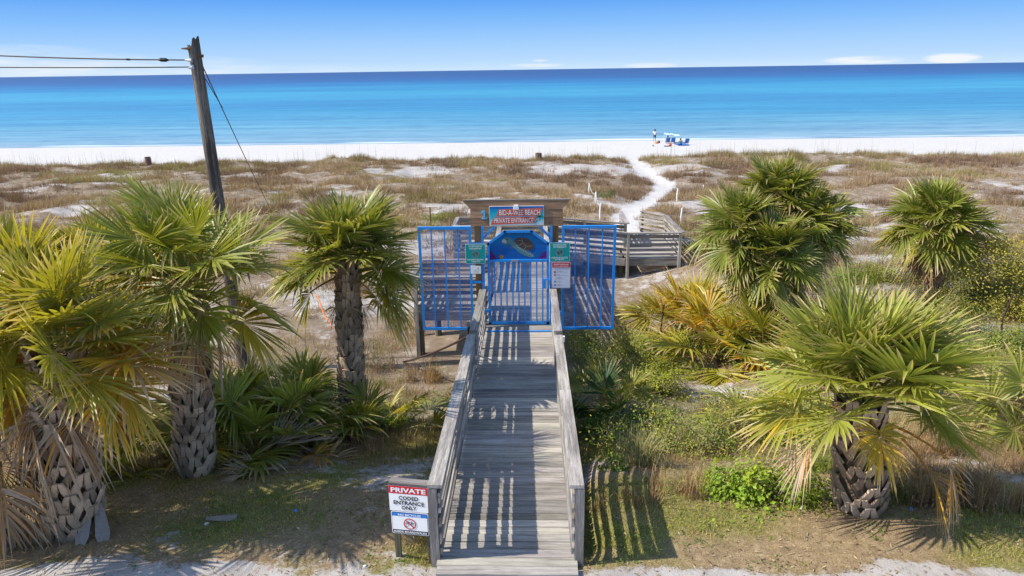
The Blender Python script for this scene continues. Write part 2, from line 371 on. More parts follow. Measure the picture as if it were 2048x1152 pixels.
# ------------------------------------------------------------------ plants
GRAV = np.array([0, 0, -1.])
GREEN_A = np.array([.13, .185, .03]); GREEN_B = np.array([.09, .15, .04]); GREEN_Y = np.array([.27, .27, .03])
YELLOW = np.array([.56, .37, .025]); ORANGE = np.array([.50, .24, .045]); BROWN = np.array([.30, .185, .09]); GREYB = np.array([.36, .29, .23]); TIP = np.array([.58, .42, .25])
def frond_cols(age, r, base=GREEN_A):
    stops = [0, .35, .6, .8, 1., 1.3]; cs = np.array([base, base * .6 + GREEN_Y * .4, GREEN_Y * .75 + YELLOW * .25, YELLOW, ORANGE * .6 + BROWN * .4, GREYB])
    return np.array([np.interp(age, stops, cs[:, k]) for k in range(3)])
def frond(mb, base, az, el, pet, L, age=0., nl=38, spread=118, cup=.35, droop=.22, base_col=GREEN_A, sag=.18, recurve=.35, r=rs, wide=1.22, sec=None, bend=0.):
    d0 = np.array([math.cos(az) * math.cos(el), math.sin(az) * math.cos(el), math.sin(el)])
    tt = np.linspace(0, 1, 5)[:, None]
    P = base + d0 * pet * tt + GRAV * sag * pet * tt ** 2
    X = nrm(P[-1] - P[-2]); Y = np.cross((0, 0, 1), X)
    Y = nrm(Y) if np.linalg.norm(Y) > 1e-3 else np.array([math.sin(az), -math.cos(az), 0])
    N = np.cross(X, Y); X, N = X * math.cos(bend) - N * math.sin(bend), N * math.cos(bend) + X * math.sin(bend)
    roll = r.normal(0, .38); Y = Y * math.cos(roll) + N * math.sin(roll); N = np.cross(X, Y)
    th = np.radians(np.linspace(-spread, spread, nl)) + r.normal(0, .012, nl)
    k = 1 - np.abs(th) / np.radians(spread)
    Li = L * (.66 + .34 * np.cos(th * .55)) * r.uniform(.88, 1.06, nl)
    Lc = .32 * L
    O = P[-1] + X[None] * (Lc * k[:, None]) - N[None] * (recurve * .55 * Lc * k[:, None] ** 2)
    D = np.cos(th)[:, None] * X + np.sin(th)[:, None] * Y + (cup * np.abs(np.sin(th)))[:, None] * N - (recurve * k * .9)[:, None] * N
    D += r.normal(0, .022, (nl, 3)); D /= np.linalg.norm(D, axis=1)[:, None]
    S = np.array([0, .2, .42, .66, .86, 1.]) if sec is None else sec
    prof = np.interp(S, [0, .2, .42, .66, .86, 1.], [.1, .5, 1., .72, .38, .03])
    dth = np.radians(2 * spread / (nl - 1)); wm = .5 * dth * .42 * L * 1.12 * wide
    dr = droop * r.uniform(.4, 1.6, nl) + (r.rand(nl) < .10) * r.uniform(.15, .5, nl)
    C = O[:, None] + D[:, None] * (Li[:, None] * S[None])[..., None] + GRAV * (dr[:, None] * Li[:, None] * S[None] ** 2.6)[..., None]
    sv = np.cross(N, D); sv /= np.linalg.norm(sv, axis=1)[:, None]
    tw = r.normal(0, .25, nl)
    sv = sv * np.cos(tw)[:, None] + N * np.sin(tw)[:, None]
    W = (prof * wm)[None, :, None]
    Lf = C - sv[:, None] * W + N * W * .22; Rt = C + sv[:, None] * W + N * W * .22; Md = C - N * W * .2
    V = np.stack([Lf, Md, Rt], 2)               # nl, ns, 3, 3
    ns = len(S)
    b = (np.arange(nl)[:, None] * ns + np.arange(ns - 1)[None]) * 3
    q = np.concatenate([np.stack([b, b + 1, b + 4, b + 3], -1).reshape(-1, 4), np.stack([b + 1, b + 2, b + 5, b + 4], -1).reshape(-1, 4)])
    c0 = frond_cols(age, r, base_col)
    al = np.clip(age + r.normal(.0, .11, nl), 0, 1.35)
    cl = np.array([frond_cols(a, r, base_col) for a in al]) * r.uniform(.8, 1.22, nl)[:, None]
    tipf = np.clip((S[None] - r.uniform(.55, .95, nl)[:, None]) / .2, 0, 1) * (.5 + .5 * min(1, age + .3))
    tc = TIP if age < 1 else GREYB
    Cc = cl[:, None] * (1 - tipf[..., None]) + tc * tipf[..., None]
    Cc = np.repeat(Cc[:, :, None], 3, 2) * np.array([1.06, .9, 1.06])[None, None, :, None]
    mb.add(V.reshape(-1, 3), q, Cc.reshape(-1, 3))
    pc = np.array([.22, .24, .05]) * (1 - min(1, age)) + (ORANGE * .7 if age < 1.1 else GREYB * .8) * min(1, age)
    mb.tube(P, np.linspace(.02, .011, 5), 4, pc, cap=False)

def palm_trunk(mb, base, top, r0, r1, cols=9, row=.105, seed=1):
    r = np.random.RandomState(seed); base = np.asarray(base, float); top = np.asarray(top, float)
    H = np.linalg.norm(top - base); ax = (top - base) / H
    a = nrm(np.cross(ax, (0, 1, 0))); b = np.cross(ax, a)
    n = 14; nh = max(4, int(H / .12)); th = np.linspace(0, 2 * math.pi, n, endpoint=False)
    bulge = lambda t: r0 + (r1 - r0) * t + .05 * r0 * np.sin(t * 5)
    hs = np.linspace(-.1, H, nh)
    V = []
    for h in hs:
        rr = bulge(max(0, h / H)) * .80 * (1 + (.25 * max(0, 1 - h / .18) if h < .18 else 0)) * r.uniform(.93, 1.07, n)
        V.append(base + ax * h + np.cos(th)[:, None] * a * rr[:, None] + np.sin(th)[:, None] * b * rr[:, None])
    V = np.concatenate(V); i = np.arange(nh - 1)[:, None] * n; j = np.arange(n)[None]; k = (j + 1) % n
    mb.add(V, [np.stack([i + j, i + k, i + n + k, i + n + j], -1).reshape(-1, 4), np.arange(n) + (nh - 1) * n], np.array([.15, .105, .07]))
    rows = int((H - .02) / row)
    for ri in range(rows):
        h0 = ri * row + .02; t = h0 / H; rr = bulge(min(1, t))
        for ci in range(cols):
            if r.rand() < .07: continue
            ph = 2 * math.pi * (ci + .5 * (ri % 2)) / cols + r.normal(0, .07) + ri * .05
            young = max(0, (t - .72) / .28)
            lenb = r.uniform(.18, .33) * (1 + .35 * young); out = (.05 + .10 * r.rand() + .02 * young ** 2) * lenb + .018
            tone = r.uniform(.5, 1.3)
            cc = (np.array([.43, .32, .225]) * (1 - .55 * young) + np.array([.36, .19, .085]) * .55 * young) * tone
            jl = r.normal(0, .012); tilt = r.normal(0, .05)
            hw = math.pi / cols * 1.02
            def pt(p, h, rad): return base + ax * h + (np.cos(p) * a + np.sin(p) * b) * rad
            tipw = r.uniform(.022, .036)
            for sgn in (-1, 1):                   # the split leaf base: two legs meeting at the tip
                p0 = ph + sgn * hw; q0 = pt(p0, h0 + jl, rr * .93); q1 = pt(ph + sgn * hw * .35 + tilt, h0 + lenb * .62, rr + out * .6); q2 = pt(ph + tilt + sgn * tipw / rr * .8, h0 + lenb, rr + out)
                od0 = np.cos(p0) * a + np.sin(p0) * b; od1 = np.cos(ph) * a + np.sin(ph) * b
                tang = np.cross(ax, od1) * sgn
                up0 = ax * .3 - tang * .95
                w0 = .050; w1 = .043; w2 = tipw; th_ = .014
                ring = []
                for q_, w_, od in ((q0, w0, od0), (q1, w1, od1), (q2, w2, od1)):
                    sdir = nrm(tang * .75 + ax * .65) if w_ != w2 else nrm(tang)
                    nd = nrm(od - sdir * (od @ sdir))
                    ring += [q_ - sdir * w_ - nd * th_, q_ + sdir * w_ - nd * th_, q_ + sdir * w_ * .85 + nd * th_, q_ - sdir * w_ * .85 + nd * th_]
                f = []
                for s_ in range(2):
                    for e in range(4): f.append((s_ * 4 + e, s_ * 4 + (e + 1) % 4, s_ * 4 + 4 + (e + 1) % 4, s_ * 4 + 4 + e))
                f.append((8, 9, 10, 11)); f.append((3, 2, 1, 0))
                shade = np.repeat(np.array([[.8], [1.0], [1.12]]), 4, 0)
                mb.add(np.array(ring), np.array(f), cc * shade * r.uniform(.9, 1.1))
    for k in range(int(H * 38)):              # loose brown fibre and split strips between the leaf bases
        p_ = r.uniform(0, 6.283); h = r.uniform(.1, H); rr = bulge(h / H); L = r.uniform(.08, .26); od = np.cos(p_) * a + np.sin(p_) * b; tg = np.cross(ax, od)
        q0 = base + ax * h + od * (rr * .95); q1 = q0 + od * r.uniform(.01, .07) + tg * r.normal(0, .05) + ax * L * r.uniform(-1, .7); w_ = r.uniform(.004, .012)
        mb.add(np.array([q0 - tg * w_, q0 + tg * w_, q1]), np.array([[0, 1, 2]]), np.array([.30, .19, .11]) * r.uniform(.5, 1.4))
    return base, ax, H

GA = math.pi * (3 - math.sqrt(5))
def palm(label, base, top, r0, r1, n=30, L=.8, pet=.6, col_=GREEN_A, agelow=.75, elow=-14, extra=(), dead=(), seed=1, cols=9, row=.105, name='palm_tree', group=None, nl=38, ehigh=84, agebias=0., az0=0., skip=None, stiff=1.):
    r = np.random.RandomState(seed); base = np.asarray(base, float); top = np.asarray(top, float)
    t = thing(name, base, label, 'palm tree', group)
    mb = MB(); palm_trunk(mb, base, top, r0, r1, cols, row, seed); mb.build('trunk', M_BOOT, t)
    ax = nrm(top - base); mb = MB()
    for i in range(n):
        f = (i + .5) / n
        el = R(ehigh + (elow - ehigh) * f ** 1.1) + r.normal(0, .12)
        az = az0 + i * GA + r.normal(0, .15)
        if skip and skip(az % (2 * math.pi), f): continue
        age = max(0, agelow * ((f - .45) / .55)) ** 1.3 if f > .45 else 0
        age = np.clip(age + r.normal(0, .06) + agebias, 0, .95)
        rad = r1 * .5 * (.3 + .7 * f)
        b = top + ax * (.16 * (1 - f) - .12 * f) + np.array([math.cos(az), math.sin(az), 0]) * rad
        sc_ = r.uniform(.88, 1.1) * (.75 + .25 * min(1, f * 4))
        frond(mb, b, az, el, pet * r.uniform(.8, 1.2) * sc_, L * sc_, age, nl, spread=r.uniform(112, 138), cup=r.uniform(.1, .45), droop=(.03 + .10 * f ** 2 + r.uniform(0, .10)) * stiff, base_col=col_ * r.uniform(.85, 1.15), sag=.04 + .10 * f, recurve=r.uniform(.08, .3), bend=r.uniform(.15, .95) * min(1, f * 2.6) * (1 - .55 * f) * (.35 + .65 * stiff), r=r)
    for e in extra:
        az, el, age, ls, ps = e[:5]; kw = e[5] if len(e) > 5 else {}
        frond(mb, top + np.array([math.cos(R(az)), math.sin(R(az)), 0]) * r1 * .5 - ax * .1, R(az), R(el), pet * ps, L * ls, age, nl, base_col=col_, r=r, **{**dict(spread=122, cup=.3, droop=.15, sag=.2, recurve=.25), **kw})
    mb.build('crown', M_LEAF, t)
    if dead:
        for e in dead:
            mb = MB()
            az, el, age, ls, ps = e[:5]; kw = e[5] if len(e) > 5 else {}
            frond(mb, top + np.array([math.cos(R(az)), math.sin(R(az)), 0]) * r1 * .6 - ax * r.uniform(.1, .35), R(az), R(el), pet * ps, L * ls, age, 26, r=r, **{**dict(spread=75, cup=.5, droop=.5, sag=.5, recurve=.7, wide=1.0), **kw})
            mb.build('dead_frond', M_DEAD, t)
    return t

def palmetto(label, base, n=12, L=.6, pet=.5, col_=GREEN_A, age=(0, .3), el=(5, 80), seed=1, name='saw_palmetto', az=(0, 360), dead=0, cat='palmetto', group=None, nl=26, spread=105):
    r = np.random.RandomState(seed); base = np.asarray(base, float)
    mb = MB()
    for i in range(n):
        a = R(r.uniform(*az)); e = R(el[0] + (el[1] - el[0]) * ((i + .5) / n))
        ag = np.clip(r.uniform(*age), 0, 1.3)
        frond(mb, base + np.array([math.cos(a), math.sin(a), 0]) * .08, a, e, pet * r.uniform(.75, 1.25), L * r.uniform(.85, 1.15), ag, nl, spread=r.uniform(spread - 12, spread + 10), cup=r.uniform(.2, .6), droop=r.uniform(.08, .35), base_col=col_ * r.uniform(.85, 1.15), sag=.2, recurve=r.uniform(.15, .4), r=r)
    for i in range(dead):
        a = R(r.uniform(*az))
        frond(mb, base + (0, 0, .1), a, R(r.uniform(-5, 25)), pet * .8, L, r.uniform(1.0, 1.3), 22, spread=70, cup=.5, droop=.5, sag=.6, recurve=.7, r=r)
    o = mb.build(name, M_LEAF, loc=base); return tag(o, label, cat, group)

def leaves(mb, P, Nrm, size, c, aspect=.45):
    """one folded leaf (two quads) per point"""
    n = len(P); r = rs
    d = r.normal(0, 1, (n, 3)); d -= Nrm * np.sum(d * Nrm, 1)[:, None]; d /= np.linalg.norm(d, axis=1)[:, None] + 1e-9
    s = np.cross(Nrm, d); L = size[:, None]; w = L * aspect
    A = P - d * L * .5; B = P + d * L * .5; M = P - Nrm * w * .25
    V = np.stack([A, P + s * w * .5 + d * L * .08, B, P - s * w * .5 + d * L * .08, M], 1)
    b = np.arange(n)[:, None] * 5
    q = np.concatenate([b + [0, 1, 2, 4], b + [0, 4, 2, 3]])
    mb.add(V.reshape(-1, 3), q, np.repeat(c, 5, 0))
def bush(label, base, rad, n=1500, size=.045, cols=(GREEN_A, GREEN_Y), seed=1, name='shrub', clumps=26, stems=14, cat='shrub', group=None, aspect=.5, dens=.28, flat=.0, stemcol=(.16, .11, .075), stemr=.008):
    r = np.random.RandomState(seed); base = np.asarray(base, float); rad = np.asarray(rad, float)
    t = thing(name, base, label, cat, group)
    d = r.normal(0, 1, (clumps, 3)); d[:, 2] = np.abs(d[:, 2]) * .9 - .1; d /= np.linalg.norm(d, axis=1)[:, None]
    cc = base + np.array([0, 0, rad[2] * .12]) + d * rad * r.uniform(.35, 1.0, (clumps, 1))
    cs = r.uniform(.5, 1.35, clumps) * dens * rad.mean()
    k = r.randint(0, clumps, n)
    off = r.normal(0, 1, (n, 3)) * np.array([1, 1, .75 - flat * .4]); P = cc[k] + off * cs[k][:, None] * .62
    P[:, 2] = np.maximum(P[:, 2], gz(P[:, 0], P[:, 1]) + .02)
    N = nrm_rows(P - base + r.normal(0, .35, (n, 3)) * rad.mean() + np.array([0, 0, rad[2] * .5]))
    f = np.clip(r.beta(1.2, 1.2, clumps)[k] * .7 + r.uniform(0, .3, n), 0, 1)[:, None]
    c = (np.asarray(cols[0]) * (1 - f) + np.asarray(cols[1]) * f) * r.uniform(.75, 1.25, (n, 1))
    if len(cols) > 2:
        m = r.rand(n) < .12; c[m] = np.asarray(cols[2]) * r.uniform(.8, 1.2, (m.sum(), 1))
    mb = MB(); leaves(mb, P, N, size * r.uniform(.6, 1.35, n), c, aspect); mb.build('foliage', M_SHRUB, t)
    mb = MB()
    for i in range(stems):
        e = cc[i % clumps] + r.normal(0, .05, 3); b = base + np.array([r.normal(0, .12) * rad[0], r.normal(0, .12) * rad[1], -.03])
        m1 = (b + e) / 2 + r.normal(0, .1, 3) * rad * .6
        tt = np.linspace(0, 1, 6)[:, None]
        mb.tube((1 - tt) ** 2 * b + 2 * tt * (1 - tt) * m1 + tt ** 2 * e, np.linspace(stemr, stemr * .3, 6), 4, np.array(stemcol) * r.uniform(.7, 1.3), cap=False)
    mb.build('stems', M_STEM, t)
    return t
def nrm_rows(v): return v / (np.linalg.norm(v, axis=1)[:, None] + 1e-9)
def blades(mb, B, h, az, lean, w, c, tipc=None, tri=False, curl=.6):
    n = len(B); d = np.stack([np.cos(az), np.sin(az), 0 * az], -1); s = np.stack([-np.sin(az + rs.normal(0, .8, n)), np.cos(az), 0 * az], -1); s = nrm_rows(s)
    up = np.array([0, 0, 1.])
    h = h[:, None]; lean = lean[:, None]; w = w[:, None]
    T = B + up * h * np.cos(lean * 1.0) + d * h * np.sin(lean)
    T2 = T + GRAV * h * curl * np.sin(lean) ** 2 * .6
    tipc = c if tipc is None else tipc
    if tri:
        V = np.stack([B - s * w * .5, B + s * w * .5, T2], 1); f = np.arange(n * 3).reshape(n, 3)
        mb.add(V.reshape(-1, 3), f, np.stack([c, c, tipc], 1).reshape(-1, 3)); return
    M = B + up * h * .55 * np.cos(lean * .6) + d * h * .5 * np.sin(lean * .7)
    V = np.stack([B - s * w * .5, B + s * w * .5, M + s * w * .4, M - s * w * .4, T2], 1)
    b = np.arange(n)[:, None] * 5
    mb.add(V.reshape(-1, 3), [b + [0, 1, 2, 3], b + [3, 2, 4]], np.stack([c, c, c, c, tipc], 1).reshape(-1, 3))
def grass_clump(label, base, rad, n=160, h=(.4, .8), col_=((.22, .20, .08), (.38, .31, .16)), seed=1, name='grass_clump', w=.006, lean=.9, cat='grass clump', group=None, sub=8):
    r = np.random.RandomState(seed); base = np.asarray(base, float)
    k = r.randint(0, sub, n); cx = r.normal(0, .45, (sub, 2)) * rad
    xy = base[:2] + cx[k] + r.normal(0, .06, (n, 2))
    B = np.c_[xy, gz(xy[:, 0], xy[:, 1]) - .02]
    f = r.uniform(0, 1, (n, 1)); c = (np.asarray(col_[0]) * (1 - f) + np.asarray(col_[1]) * f) * r.uniform(.8, 1.2, (n, 1))
    mb = MB(); blades(mb, B, r.uniform(*h, n), r.uniform(0, 6.283, n), np.abs(r.normal(0, .5, n)) * lean + .08, np.full(n, w) * r.uniform(.6, 1.4, n), c, c * 1.15)
    return tag(mb.build(name, M_GRASS, loc=base), label, cat, group)

# ------------------------------------------------------------------ boardwalk
def zd(y): return .045 - .0808 * (min(y, 20.5) - 6.256)
def rail_run(par, pts, side, zcap=.89, first=True, last=True, foot_to=None, step=1.9, post=.095):
    """slats, cap and posts along a polyline at deck level; side = +1 posts on the left of travel"""
    mb = MB(); cap = MB(); posts = []
    pts = [np.asarray(p, float) for p in pts]
    for si, (P, Q) in enumerate(zip(pts[:-1], pts[1:])):
        L = np.linalg.norm(Q - P); d = (Q - P) / L; n = nrm((-d[1], d[0], 0)) * side
        up = np.cross(d, np.cross((0, 0, 1), d)); up = nrm(up)
        m = max(1, round(L / 3.4)); cuts = np.linspace(0, L, m + 1)
        for a, b in zip(cuts[:-1], cuts[1:]):
            for z, h in ((.112, .07), (.278, .093), (.461, .098), (.614, .055), (.752, .115)):
                mb.board(P + d * (a + .004) + (0, 0, z + rs.normal(0, .004)), P + d * (b - .004) + (0, 0, z + rs.normal(0, .004)), .026, h, up=up)
            cap.board(P + d * (a + .002) + n * .035 + (0, 0, zcap + rs.normal(0, .002)), P + d * (b - .003) + n * .035 + (0, 0, zcap + rs.normal(0, .002)), .15, .038, up=up)
        k = max(1, round(L / step))
        for i in range(k + 1):
            if si > 0 and i == 0: continue
            if (si == 0 and i == 0 and not first) or (si == len(pts) - 2 and i == k and not last): continue
            posts.append(P + d * np.clip(L * i / k, .05, L - .05) + n * .0675)
    o = mb.build('railing', W_RAIL, par)
    c = cap.build('handrail', W_RAIL, o)
    for p in posts:
        pm = MB(); g = float(gz(p[0], p[1])) - .15
        pm.board((p[0], p[1], g), (p[0], p[1], p[2] + zcap - .021), post, post, up=(0, 1, 0))
        pm.build('post', W_RAIL, o)
    return o
def planks(mb, poly_x, y0, y1, zf, pitch=.146, along='x', over=.0):
    n = int((y1 - y0) / pitch)
    for i in range(n):
        y = y0 + (i + .5) * pitch; a, b = poly_x(y)
        j0, j1 = rs.normal(0, .008, 2); z = zf(y) - .019 + rs.normal(0, .0015)
        if along == 'x': mb.board((a + j0 - over, y, z + rs.normal(0, .0015)), (b + j1 + over, y, z + rs.normal(0, .0015)), pitch - rs.uniform(.017, .027), .038)
        else: mb.board((y, a + j0, zf(y) - .019), (y, b + j1, zf(y) - .019), pitch - rs.uniform(.005, .011), .038)
def build_boardwalk():
    t = thing('boardwalk', (0, 6, 0), 'weathered grey wooden boardwalk running through the blue gate to a railed landing by the dunes', 'boardwalk')
    mb = MB(); planks(mb, lambda y: (-.74 - .02 * (y > 11), .74 + .02 * (y > 11)), 5.96, 24.0, zd)
    planks(mb, lambda y: (-2.45, .75), 24.0, 25.55, lambda y: zd(25))
    wz = lambda x: zd(25) - (x - .75) * .1 if x < 3.6 else zd(25) - .285
    planks(mb, lambda x: (24.0, 25.55), .76, 3.62, wz, along='y')
    planks(mb, lambda x: (17.05, 18.6), -2.72, -.76, lambda x: zd(17.8), along='y')
    ze = zd(25) - .285
    planks(mb, lambda y: (3.63, 5.5), 24.0, 25.55, lambda y: ze)
    planks(mb, lambda y: (3.85, 5.5 - max(0, y - 27) * .72), 25.56, 28.2, lambda y: ze - max(0, y - 26.5) * .03)
    mb.build('deck', W_GREY, t)
    mb = MB()
    for x in (-.70, 0, .70): mb.board((x, 6.1, zd(6.1) - .04 - .09), (x, 20.5, zd(20.5) - .04 - .12), .04, .19)
    for x in (-.70, 0, .70): mb.board((x, 20.5, zd(21) - .16), (x, 25.5, zd(21) - .16), .04, .24)
    mb.board((-2.45, 23.97, zd(25) - .16), (.75, 23.97, zd(25) - .16), .04, .25)
    mb.board((-2.45, 25.56, zd(25) - .16), (.75, 25.56, zd(25) - .16), .04, .25)
    for y in (23.97, 25.56): mb.board((.75, y, zd(25) - .16), (3.6, y, ze - .16), .04, .25)
    mb.board((3.6, 23.97, ze - .16), (5.55, 23.97, ze - .16), .04, .25); mb.board((5.55, 23.97, ze - .16), (5.5, 27, ze - .16), .04, .25)
    for y in (17.02, 18.63): mb.board((-2.72, y, zd(17.8) - .16), (-.76, y, zd(17.8) - .16), .04, .25)
    mb.board((-2.74, 17.0, zd(17.8) - .16), (-2.74, 18.65, zd(17.8) - .16), .04, .25)
    mb.build('stringer', W_RAIL, t)
    for x, y in ((-2.62, 17.1), (-2.35, 18.5), (-1.0, 17.2), (-1.6, 24.1), (1.6, 24.1), (.4, 22), (-.4, 22), (3.5, 24.3), (3.6, 25.3), (5.3, 24.3)):
        p = MB(); g = float(gz(x, y)); p.tube([(x, y, g - .2), (x, y, g + .3), (x, y, zd(min(y, 25)) - .27)], [.10, .098, .095], 12); p.build('pile', W_PILE, t, smooth=False)
    f = lambda x, y, z=None: (x, y, zd(y) if z is None else z)
    rail_run(t, [f(-.69, 6.2), f(-.755, 11.6)], 1)
    rail_run(t, [f(.69, 6.2), f(.715, 11.55)], -1)
    rail_run(t, [f(-.735, 11.85), f(-.785, 15.2)], 1)
    rail_run(t, [f(.72, 11.8), f(.75, 15.2)], -1)
    rail_run(t, [f(-.76, 15.55), f(-.76, 17.05)], 1)
    rail_run(t, [f(-.76, 18.6), f(-.76, 20.5), f(-.76, 24.0)], 1)
    rail_run(t, [f(.76, 15.55), f(.76, 20.5), f(.76, 24.0)], -1)
    z1 = zd(17.8); rail_run(t, [(-.8, 17.03, z1), (-2.72, 17.03, z1), (-2.72, 18.62, z1), (-.8, 18.62, z1)], 1)
    z2 = zd(25); rail_run(t, [(-.8, 24.0, z2), (-2.45, 24.0, z2), (-2.45, 25.57, z2), (.75, 25.57, z2), (3.85, 25.57, ze), (3.9, 28.1, ze - .05)], -1 * -1 if False else -1)
    rail_run(t, [(.8, 24.0, z2), (3.75, 24.0, ze), (5.55, 24.0, ze), (5.5, 27.0, ze), (4.75, 28.1, ze - .05)], -1)
    mb = MB(); mb.board((-.73, 14.78, zd(14.78) + .012), (.73, 14.78, zd(14.78) + .012), .05, .022); mb.build('threshold', M_BLUE, t)

# ------------------------------------------------------------------ gate
GY = 15.3
def bar(mb, a, b, w=.04, t=.04): mb.board((a[0], a[2] if len(a) > 2 else GY, a[1]), (b[0], b[2] if len(b) > 2 else GY, b[1]), w, t, up=(0, 1, 0), c=(1, 1, 1))
def lattice(mb, x0, x1, z0, z1, y, px=.038, pz=.020, w=.0022):
    """expanded metal: two families of thin slanting strips clipped to the panel"""
    sl = pz / px; W = x1 - x0; H = z1 - z0
    for sg in (1, -1):
        for k in np.arange(-W * sl, H, pz * 1.0):
            # z = z0 + k + sl*(x-x0)
            xa, xb = 0., W; za, zb = k, k + sl * W
            if za < 0: xa = -k / sl; za = 0
            if zb > H: xb = (H - k) / sl; zb = H
            if xb - xa < .01: continue
            if sg < 0: xa, xb = W - xa, W - xb
            p0 = np.array([x0 + xa, y, z0 + za]); p1 = np.array([x0 + xb, y, z0 + zb])
            d = nrm(p1 - p0); n = np.cross(d, (0, 1, 0)) * w / 2; th = np.array([0, .0015, 0]) ; sh = np.array([0, .003 * sg, 0])
            v = np.array([p0 - n - th, p0 + n - th, p1 + n - th, p1 - n - th, p0 - n + th, p0 + n + th, p1 + n + th, p1 - n + th]) + sh
            mb.add(v, np.array([(0, 1, 2, 3), (7, 6, 5, 4), (0, 4, 5, 1), (3, 2, 6, 7)]))

_txt = {}
def text_verts(s, bold=.012):
    key = (s, bold)
    if key not in _txt:
        cu = bpy.data.curves.new('lettering', 'FONT'); cu.body = s; cu.size = 1; cu.offset = bold; cu.resolution_u = 2; cu.fill_mode = 'FRONT'
        o = bpy.data.objects.new('lettering', cu); col.objects.link(o)
        dg = bpy.context.evaluated_depsgraph_get(); dg.update()
        me = o.evaluated_get(dg).to_mesh()
        v = np.array([x.co[:] for x in me.vertices]); f = [list(p.vertices) for p in me.polygons]
        o.evaluated_get(dg).to_mesh_clear(); bpy.data.objects.remove(o); bpy.data.curves.remove(cu)
        _txt[key] = (v, f)
    return _txt[key]
class Sheet:
    """a flat printed panel: u to the right, v up, layers 2 mm apart; fr maps (u, v, layer) into the scene"""
    def __init__(s, o, ux=(1, 0, 0), vz=(0, 0, 1)):
        s.o = np.asarray(o, float); s.u = nrm(ux); s.vz = nrm(vz); s.n = np.cross(s.u, s.vz)   # n points to the viewer
        s.mb = MB(); s.mats = []
    def mi(s, m):
        if m not in s.mats: s.mats.append(m)
        return s.mats.index(m)
    def P(s, uv, layer):
        uv = np.asarray(uv, float); return s.o + uv[:, :1] * s.u + uv[:, 1:2] * s.vz + s.n * (.0022 * layer + .001)
    def poly(s, uv, m, layer=1): 
        v = s.P(uv, layer); s.mb.add(v, [np.arange(len(v))], g=np.c_[np.asarray(uv, float), np.zeros(len(v))], mi=s.mi(m))
    def rect(s, u0, v0, u1, v1, m, layer=1, r=0.):
        if r <= 0: s.poly([(u0, v0), (u1, v0), (u1, v1), (u0, v1)], m, layer); return
        s.poly(s.rr(u0, v0, u1, v1, r), m, layer)
    def rr(s, u0, v0, u1, v1, r):
        p = []
        for cx, cy, a0 in ((u1 - r, v0 + r, -90), (u1 - r, v1 - r, 0), (u0 + r, v1 - r, 90), (u0 + r, v0 + r, 180)):
            for k in range(5): a = R(a0 + k * 22.5); p.append((cx + r * math.cos(a), cy + r * math.sin(a)))
        return p
    def slab(s, u0, v0, u1, v1, m, r=.02, t=.006):
        uv = np.array(s.rr(u0, v0, u1, v1, r)); n = len(uv)
        a = s.P(uv, 0); b = a - s.n * t; j = np.arange(n); k = (j + 1) % n
        s.mb.add(np.r_[a, b], [np.arange(n), np.arange(n)[::-1] + n, np.stack([j, j + n, k + n, k], -1)], mi=s.mi(m))
    def ring(s, cu, cv, r0, r1, m, layer, n=28):
        th = np.linspace(0, 2 * math.pi, n, endpoint=False); uv = np.r_[np.c_[cu + r0 * np.cos(th), cv + r0 * np.sin(th)], np.c_[cu + r1 * np.cos(th), cv + r1 * np.sin(th)]]
        j = np.arange(n); k = (j + 1) % n; s.mb.add(s.P(uv, layer), np.stack([j, k, k + n, j + n], -1), mi=s.mi(m))
    def ell(s, cu, cv, a, b, m, layer, rot=0, n=24):
        th = np.linspace(0, 2 * math.pi, n, endpoint=False); x = a * np.cos(th); y = b * np.sin(th); c, q = math.cos(rot), math.sin(rot)
        s.poly(np.c_[cu + x * c - y * q, cv + x * q + y * c], m, layer)
    def line(s, a, b, w, m, layer):
        a = np.asarray(a, float); b = np.asarray(b, float); d = nrm(b - a); n = np.array([-d[1], d[0]]) * w / 2
        s.poly([a - n, b - n, b + n, a + n], m, layer)
    def text(s, txt, cu, cv, width, m, layer=2, height=None, bold=.012, hs=1.):
        v, f = text_verts(txt, bold); lo, hi = v.min(0), v.max(0); k = width / (hi[0] - lo[0]); kz = k if height is None else height / .7
        uv = np.c_[(v[:, 0] - (lo[0] + hi[0]) / 2) * k + cu, (v[:, 1] - .35) * kz + cv]
        s.mb.add(s.P(uv, layer), [np.array([q]) for q in f], mi=s.mi(m))
    def done(s, name, par=None, loc=None): return s.mb.build(name, s.mats, par, loc=loc)

def m_picture():
    t = NT('painted_water'); g = t.n('ShaderNodeSeparateXYZ'); t.l(t.attr('grain').outputs['Vector'], g.inputs[0])
    c = t.ramp(t.math('MULTIPLY', g.outputs[1], 1.4), [(0, (.004, .085, .30)), (.35, (.003, .10, .38)), (.62, (.0, .17, .42)), (.9, (.0, .09, .24))])
    n = t.noise(t.attr('grain').outputs['Vector'], 5, 4); t.color(t.mix(c, (.01, .2, .5), t.ramp(n, [(.5, 0.), (.75, .35)]))); t.set(.35, .3); return t.m
def m_signsky():
    t = NT('printed_sky'); g = t.n('ShaderNodeSeparateXYZ'); t.l(t.attr('grain').outputs['Vector'], g.inputs[0])
    c = t.ramp(t.math('MULTIPLY', g.outputs[1], 2.2), [(0, (.62, .66, .68)), (.14, (.55, .68, .72)), (.35, (.05, .50, .60)), (.72, (.0, .33, .52)), (.92, (.005, .10, .42))])
    t.color(c); t.set(.4, .3); return t.m
